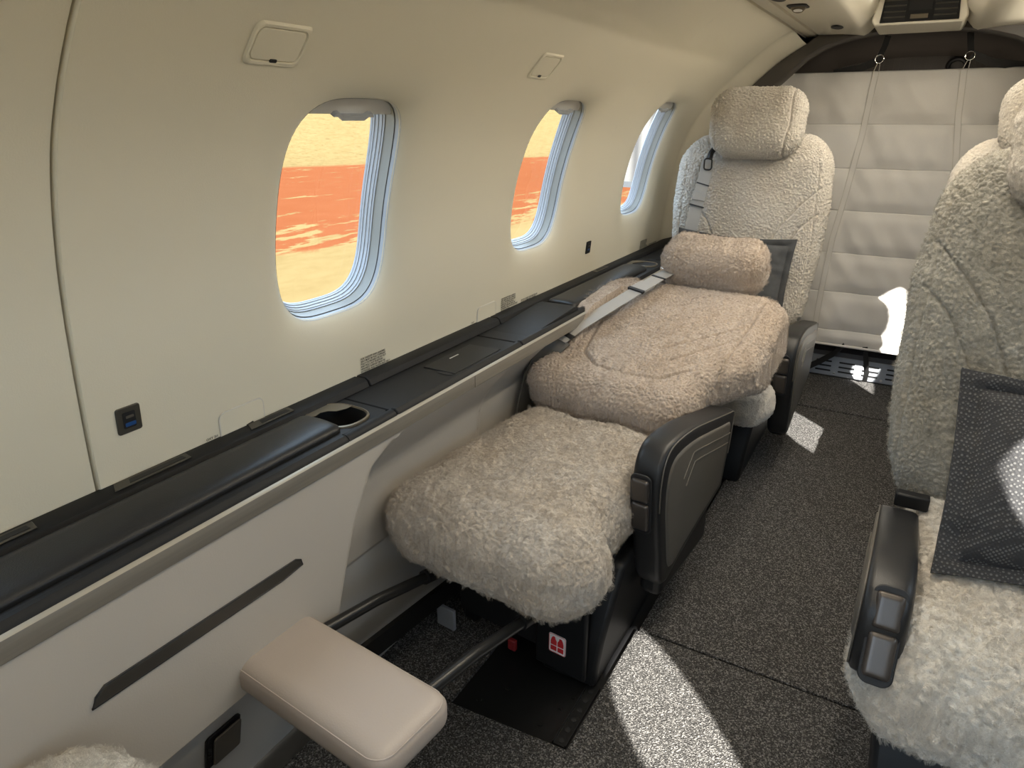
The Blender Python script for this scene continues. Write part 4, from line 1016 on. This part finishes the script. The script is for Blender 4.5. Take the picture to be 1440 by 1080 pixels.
seat5 = make_seat(dict(x=-.535, y=-.015, rz=PI, ax=-1, seed=81., label='sheepskin seat facing the footrest, only its cushion edge showing',
    cm=FL_PALE, bm=FL_PALE, hm=FL_PALE,
    cushion=dict(h=(.255, .30, .09), y=.0, z=.428, scale=72., amp=.008, soft=.5, big=.006, res=.0045, pile=(6500, .0042, 24), narrow=0., r=(.085, .09, .08)),
    back=dict(H=.70, hx=.215, hy=.06, y=.40, z=.40, tilt=R(30), res=.02), head=dict(h=(.16, .07, .11), y=.83, z=1.06, tilt=R(30), res=.02), arm=False, base=(-.10, .45)))

# ---- seat belts
def belt(root, path, side, w, name='shoulder_belt'):
    mb = MB(); mb.ribbon(path, side, w, .0022); return mb.build(name, BELT, root, angle=40)
# on the reclined seat (root-local): lies over the wool on the window side
bp = [(-.112, .900, .743), (-.122, .85, .735), (-.138, .78, .720), (-.158, .69, .699), (-.180, .59, .676), (-.208, .48, .648), (-.230, .41, .620)]
b1 = belt(seat1, bp, (1, .25, 0), .046)
mb = MB(); mb.ribbon([(-.226, .42, .622), (-.256, .375, .585), (-.282, .35, .52), (-.287, .32, .45), (-.288, .30, .37)], [(.8, .5, .4), (.5, .8, .2), (.2, 1, .1), (0, 1, 0), (0, 1, 0)], .07, .004); mb.build('belt_guide', DLEATH, seat1, angle=60)
def along(t): 
    k = min(int(t), len(bp) - 2); return Vector(bp[k]).lerp(Vector(bp[k + 1]), t - k)
def clip(t0, t1, w_, th_, name, mat, par, dz=.001): 
    mb = MB(); mb.ribbon([along(t0) + Vector((0, 0, dz)), along(t1) + Vector((0, 0, dz))], (1, .25, 0), w_, th_); return mb.build(name, mat, par)
clip(5.55, 5.75, .052, .004, 'keeper', STRAP, b1)
kb = clip(1.9, 2.5, .053, .006, 'adjuster', BELT, b1)
clip(2.5, 2.62, .056, .008, 'adjuster_bar', STRAP, kb, .003)
clip(1.1, 1.2, .050, .004, 'stitching_bar', STRAP, b1)
mb = MB(); mb.box(-.145, -.092, .895, .910, .738, .754); mb.build('belt_slot', CHROME, b1, bevel=.003)
# on the upright seat: hangs from the shoulder down the front of the back
b2 = belt(seat2, [(-.158, .398, 1.06), (-.163, .388, 1.01), (-.174, .374, .93), (-.190, .352, .80), (-.202, .336, .69)], (1, 0, 0), .048)
mb = MB(); mb.ribbon([(-.171, .373, .945), (-.175, .368, .915)], (1, 0, 0), .052, .006); mb.build('adjuster', BELT, b2, bevel=.001)
mb = MB(); mb.ribbon([(-.177, .364, .897), (-.178, .363, .892)], (1, 0, 0), .056, .008); mb.build('adjuster_bar', STRAP, b2)
mb = MB(); mb.ribbon([(-.166, .380, .975), (-.167, .379, .971)], (1, 0, 0), .050, .004); mb.build('stitching_bar', STRAP, b2)
mb = MB(); mb.tube([(-.156 + p, .384 - q * .12, 1.045 + q) for p, q in round_rect(.014, .020, .009, 4)], .003, 8, closed=True); mb.build('buckle', ROD, b2)
mb = MB(); mb.tube([(-.153, .388, 1.064), (-.152, .398, 1.085), (-.146, .42, 1.10)], .010, 8); mb.build('belt_hook', BPLAS, b2)
# buckle at the corner of the seat across the aisle
mb = MB(); mb.box(-.225, -.165, .19, .215, .475, .505); mb.build('belt_buckle', BPLAS, seat3, bevel=.004)

# ---- pulled-out footrest on two rods (moves with the reclined seat)
Z0, F_Y = .365, -.655
def fw(P):
    P[:, 2] += .004 * np.cos(P[:, 0] / .178 * PI / 2) * (P[:, 2] > 0)
    return P
foot = plain_pad('footrest', LEG, seat1, (.188, .078, .030), (.025, .030, .022), .008, TR(-.008, F_Y, Z0, R(-2)), fw)
mb = MB(); rr = round_rect(.184, .074, .03, 8)
mb.tube([(-.008 + p, F_Y + q, Z0 + .0215 - q * .035) for p, q in rr], .0013, 6, closed=True); mb.build('footrest_seam', LEG, foot)
for x in (-.130, .115):
    mb = MB(); mb.tube([(x, F_Y + .04, Z0 - .008), (x, -.44, .33), (x, -.18, .266), (x, .05, .21)], .0115, 14); rod = mb.build('footrest_rod', ROD, seat1)
    mb = MB(); mb.tube([(x, -.30, .2965), (x, -.18, .267), (x, .08, .203)], .0155, 14); mb.build('rod_sleeve', BPLAS, rod)
mb = MB(); mb.prism([(-.172, -.60, .215), (-.192, .05, .168), (-.192, .05, .12), (-.172, -.60, .168)], (.012, 0, 0)); mb.build('guide_channel', BPLAS, seat1)
# equipment bin face under the seat with the life-vest sign
mb = MB(); mb.box(.040, .17, -.127, -.112, .03, .27); bf = mb.build('bin_face', BPLAS, seat1, bevel=.006)
VX, VZ, VK = .100, .106, 1.32
mb = MB(); mb.prism([(VX + p * VK, -.1270, VZ + q * VK) for p, q in round_rect(.0165, .0195, .004)], (0, -.0012, 0)); stk = mb.build('life_vest_sign', WHITEP, bf)
mb = MB(); mb.tube([(VX + p * VK, -.1283, VZ + q * VK) for p, q in round_rect(.0158, .0188, .004)], .0006, 5, closed=True); mb.build('sign_border', REDP, stk)
vest = [(-.0125, -.003), (-.0125, .004), (-.011, .010), (-.0085, .0145), (-.0045, .0145), (-.0035, .010), (-.001, .006), (-.001, -.003)]
for sgn in (-1, 1):
    pv = [(VX + sgn * p * VK, -.1282, VZ + q * VK) for p, q in vest]
    mb = MB(); mb.prism(pv, (0, -.0006, 0)); mb.build('vest_mark', REDP, stk, smooth=False)
    xa, xb = sorted((VX + sgn * .0012 * VK, VX + sgn * .0125 * VK))
    mb = MB(); mb.box(xa, xb, -.1288, -.1282, VZ - .0145 * VK, VZ - .0052 * VK); mb.build('vest_mark', REDP, stk, smooth=False)
mb = MB(); mb.box(-.042, -.020, -.120, -.108, .014, .044); mb.build('vest_pull_tab', simple('dark_red_webbing', (.22, .012, .016), .6), seat1, bevel=.003)
mb = MB(); mb.box(-.250, -.195, -.135, -.125, .0, .06); mb.build('duct_plate', GRILLE, seat1, bevel=.002)
mb = MB(); mb.box(-.20, .05, -.10, -.09, .05, .29); mb.build('void_sheet', DARK, seat1)  # black sheet added to close the void under the cushion

# ---- pillows
def pillow(name, mat, size, thick, M, label, flange=.03):
    root = empty(name, tuple(M.to_translation()), label, 'pillow')
    n = 40; V = []; F = []
    for side in (1, -1):
        for j in range(n + 1):
            for i in range(n + 1):
                a, b_ = -1 + 2 * i / n, -1 + 2 * j / n
                inn = max(abs(a) * size[0], abs(b_) * size[0] * size[1] / size[0] + (size[0] - size[1])) if False else None
                ea = (1 - abs(a)) * size[0]; eb = (1 - abs(b_)) * size[1]; e = min(ea, eb)
                puff = thick * (1 - math.exp(-max(0., e - flange) / .045)) if e > flange else 0.
                crease = -.006 * math.exp(-((e - flange) / .006) ** 2)
                w = .012 * noise.noise(Vector((a * 2.1, b_ * 2.3, 5. + size[0]))) + .005 * noise.noise(Vector((a * 6, b_ * 6, 2.)))
                x = a * size[0] * (1 - .03 * (1 - b_ * b_) * abs(a)) ; z = b_ * size[1] * (1 - .10 * (1 - a * a) * abs(b_))
                V.append((x, w - side * (puff + crease + .007), z))
    m_ = (n + 1) ** 2
    for s_ in (0, 1):
        for j in range(n):
            for i in range(n):
                q = (j * (n + 1) + i, j * (n + 1) + i + 1, (j + 1) * (n + 1) + i + 1, (j + 1) * (n + 1) + i)
                q = tuple(k + s_ * m_ for k in q); F.append(q if s_ == 0 else q[::-1])
    border = [i for i in range(n)] + [n + j * (n + 1) for j in range(n)] + [n * (n + 1) + n - i for i in range(n)] + [(n - j) * (n + 1) for j in range(n)]
    for k, b0 in enumerate(border):
        b1_ = border[(k + 1) % len(border)]; F.append((b0, b0 + m_, b1_ + m_, b1_))
    A = M.to_3x3()
    V = [A @ Vector(v) for v in V]
    me = finish('pillow_cover', V, F, mat, root, angle=60)
    return root
pillow('throw_pillow', PILLOWG, (.212, .150), .028, TR(-.548, 2.553, .665, R(-11), R(1.5), 0), 'charcoal felt pillow behind the reclined headrest', .022)
pillow('throw_pillow', WEAVE, (.205, .182), .040, TR(.337, 1.272, .646, R(-35), R(-2), 0), 'black flecked woven pillow propped on the seat across the aisle', .028)

# ------------------------------------------------------------------ front bulkhead behind the camera, unseen doorway added to let daylight in
mb = MB(); mb.box(-1.0, -.38, -1.24, -1.2, 0, 1.62); mb.box(.18, .80, -1.24, -1.2, 0, 1.62); mb.box(-.38, .18, -1.24, -1.2, 1.45, 1.62)
struct(mb.build('wall_front', WALL, smooth=False))

# ------------------------------------------------------------------ outside
nxg, nyg = 80, 90; V = []
gx = np.concatenate([np.linspace(-160, -20, 40), np.linspace(-19, 60, 41)]); gy = np.linspace(-90, 190, nyg + 1)
for x in gx:
    for y in gy:
        u_ = -x + .33 * y
        z = -1.2 + 7.5 * float(smooth01((u_ - 37.) / 45.)) + .10 * noise.noise(Vector((x * .12, y * .12, 0)))* float(smooth01((u_ - 30) / 10.))
        V.append((x, y, z))
ny1 = len(gy)
F = [(i * ny1 + j, (i + 1) * ny1 + j, (i + 1) * ny1 + j + 1, i * ny1 + j + 1) for i in range(len(gx) - 1) for j in range(ny1 - 1)]
struct(finish('ground_outside', V, F, LAND, angle=180))
hg = empty('hangar', (-3., 25.5, -1.2), 'pale corrugated metal hangar beyond the farthest window', 'building')
xs_ = np.arange(-10.3, 7, .09); prof = [(x, 25.5 + .06 * math.sin((x + 10.3) / .62 * 2 * PI)) for x in xs_]
mb = MB(); mb.loft([[(x, y, -1.2) for x, y in prof], [(x, y, 6.2) for x, y in prof]], closed=False); mb.build('corrugated_wall', HANGAR, hg, angle=180, origin=hg.location)
mb = MB(); mb.box(-10.3, -10.2, 25.6, 40, -1.2, 6.2); mb.build('end_wall', HANGAR, hg, origin=hg.location)
mb = MB(); mb.box(-10.6, 7.2, 25.2, 40.2, 6.2, 6.5); mb.build('roof', HANGAR, hg, origin=hg.location)
mb = MB(); mb.box(-10.35, 7.0, 25.25, 25.42, -1.2, -1.0); mb.build('footing', CONC, hg, origin=hg.location)

# ------------------------------------------------------------------ camera
F_PX = 950.; VPX, VPY = 1310., 168.
th_ = math.atan2(540 - VPY, F_PX); yaw = math.atan2(VPX - 720, math.hypot(F_PX, 540 - VPY))
fwd = Vector((-math.sin(yaw) * math.cos(th_), math.cos(yaw) * math.cos(th_), -math.sin(th_))); rgt = Vector((math.cos(yaw), math.sin(yaw), 0)); upv = rgt.cross(fwd)
cam = bpy.data.cameras.new('camera'); cam.sensor_width = 36.; cam.sensor_fit = 'HORIZONTAL'; cam.lens = F_PX / 1440. * 36.; cam.clip_start = .02; cam.clip_end = 600
co = bpy.data.objects.new('camera', cam); COL.objects.link(co)
co.matrix_world = Matrix(((rgt.x, upv.x, -fwd.x, 0), (rgt.y, upv.y, -fwd.y, 0), (rgt.z, upv.z, -fwd.z, 1.2), (0, 0, 0, 1)))
SC.camera = co

# ------------------------------------------------------------------ light
sun = bpy.data.lights.new('sun', 'SUN'); sun.energy = 34.; sun.angle = R(.55); sun.color = (1., .95, .86)
so_ = bpy.data.objects.new('sun', sun); COL.objects.link(so_)
so_.rotation_euler = Vector((-1.0, 1.25, -1.115)).to_track_quat('-Z', 'Y').to_euler()
so_.location = (20, -20, 25)
w = bpy.data.worlds.new('sky'); SC.world = w; w.use_nodes = True
bg = w.node_tree.nodes['Background']; bg.inputs['Color'].default_value = (.62, .80, 1., 1); bg.inputs['Strength'].default_value = 6.0
def area(name, loc, rot, sx_, sy_, power, col):
    l = bpy.data.lights.new(name, 'AREA'); l.shape = 'RECTANGLE'; l.size = sx_; l.size_y = sy_; l.energy = power; l.color = col
    o = bpy.data.objects.new(name, l); COL.objects.link(o); o.location = loc; o.rotation_euler = rot; return o
# fill lights added in the ceiling channel to brighten the cabin
for x, sg in ((XC - .11, -1), (XC + .11, 1)):
    area('ceiling_fill_light', (x, 1.80, 1.590), (0, R(0), 0), .03, 1.8, 8.5, (1., .90, .74))
for x in (XC - .11, XC + .11): area('ceiling_fill_light', (x, .05, 1.590), (0, 0, 0), .03, 1.2, 3.4, (1., .90, .74))
area('baggage_fill_light', (XC, 3.57, 1.15), Vector((0, 1., .55)).to_track_quat('-Z', 'Y').to_euler(), .6, .04, .9, (1., .86, .70))  # fill added behind the divider to lift the dark bulkhead
area('side_fill_light', (XC + .395, 2.5, 1.497), Vector((-1., 0, -.02)).to_track_quat('-Z', 'Y').to_euler(), .03, 1.1, 4.2, (1., .90, .72)).rotation_euler = Matrix(((0, 0, 1), (0, 1, 0), (-1, 0, 0))).to_euler()  # fill added out of view, brightens the upper rear wall
# portals guide sky light through the openings
for side in (-1, 1):
    for i in range(5):
        wy, ws, a, b_ = win_spec(i, side); p = Vector(wp([wy], [ws], [-.092], side)[0]); q = Vector(wp([wy], [ws], [0.], side)[0])
        o = area('window_portal', p, (q - p).to_track_quat('-Z', 'Y').to_euler(), .42, .34, 1., (1, 1, 1)); o.data.cycles.is_portal = True
        o.rotation_euler = ((q - p).to_track_quat('-Z', 'Y')).to_euler()
o = area('door_portal', (-.10, -1.26, .75), (R(90), 0, 0), .58, 1.5, 1., (1, 1, 1)); o.rotation_euler = Vector((0, 1, 0)).to_track_quat('-Z', 'Z').to_euler(); o.data.cycles.is_portal = True

SC.view_settings.view_transform = 'Standard'; SC.view_settings.look = 'None'; SC.view_settings.exposure = 0.; SC.view_settings.gamma = 1.; SC.view_settings.use_curve_mapping = False
SC.cycles.use_denoising = True
SC.cycles.max_bounces = 14; SC.cycles.diffuse_bounces = 8; SC.cycles.transparent_max_bounces = 16
SC.cycles.sample_clamp_indirect = 12.
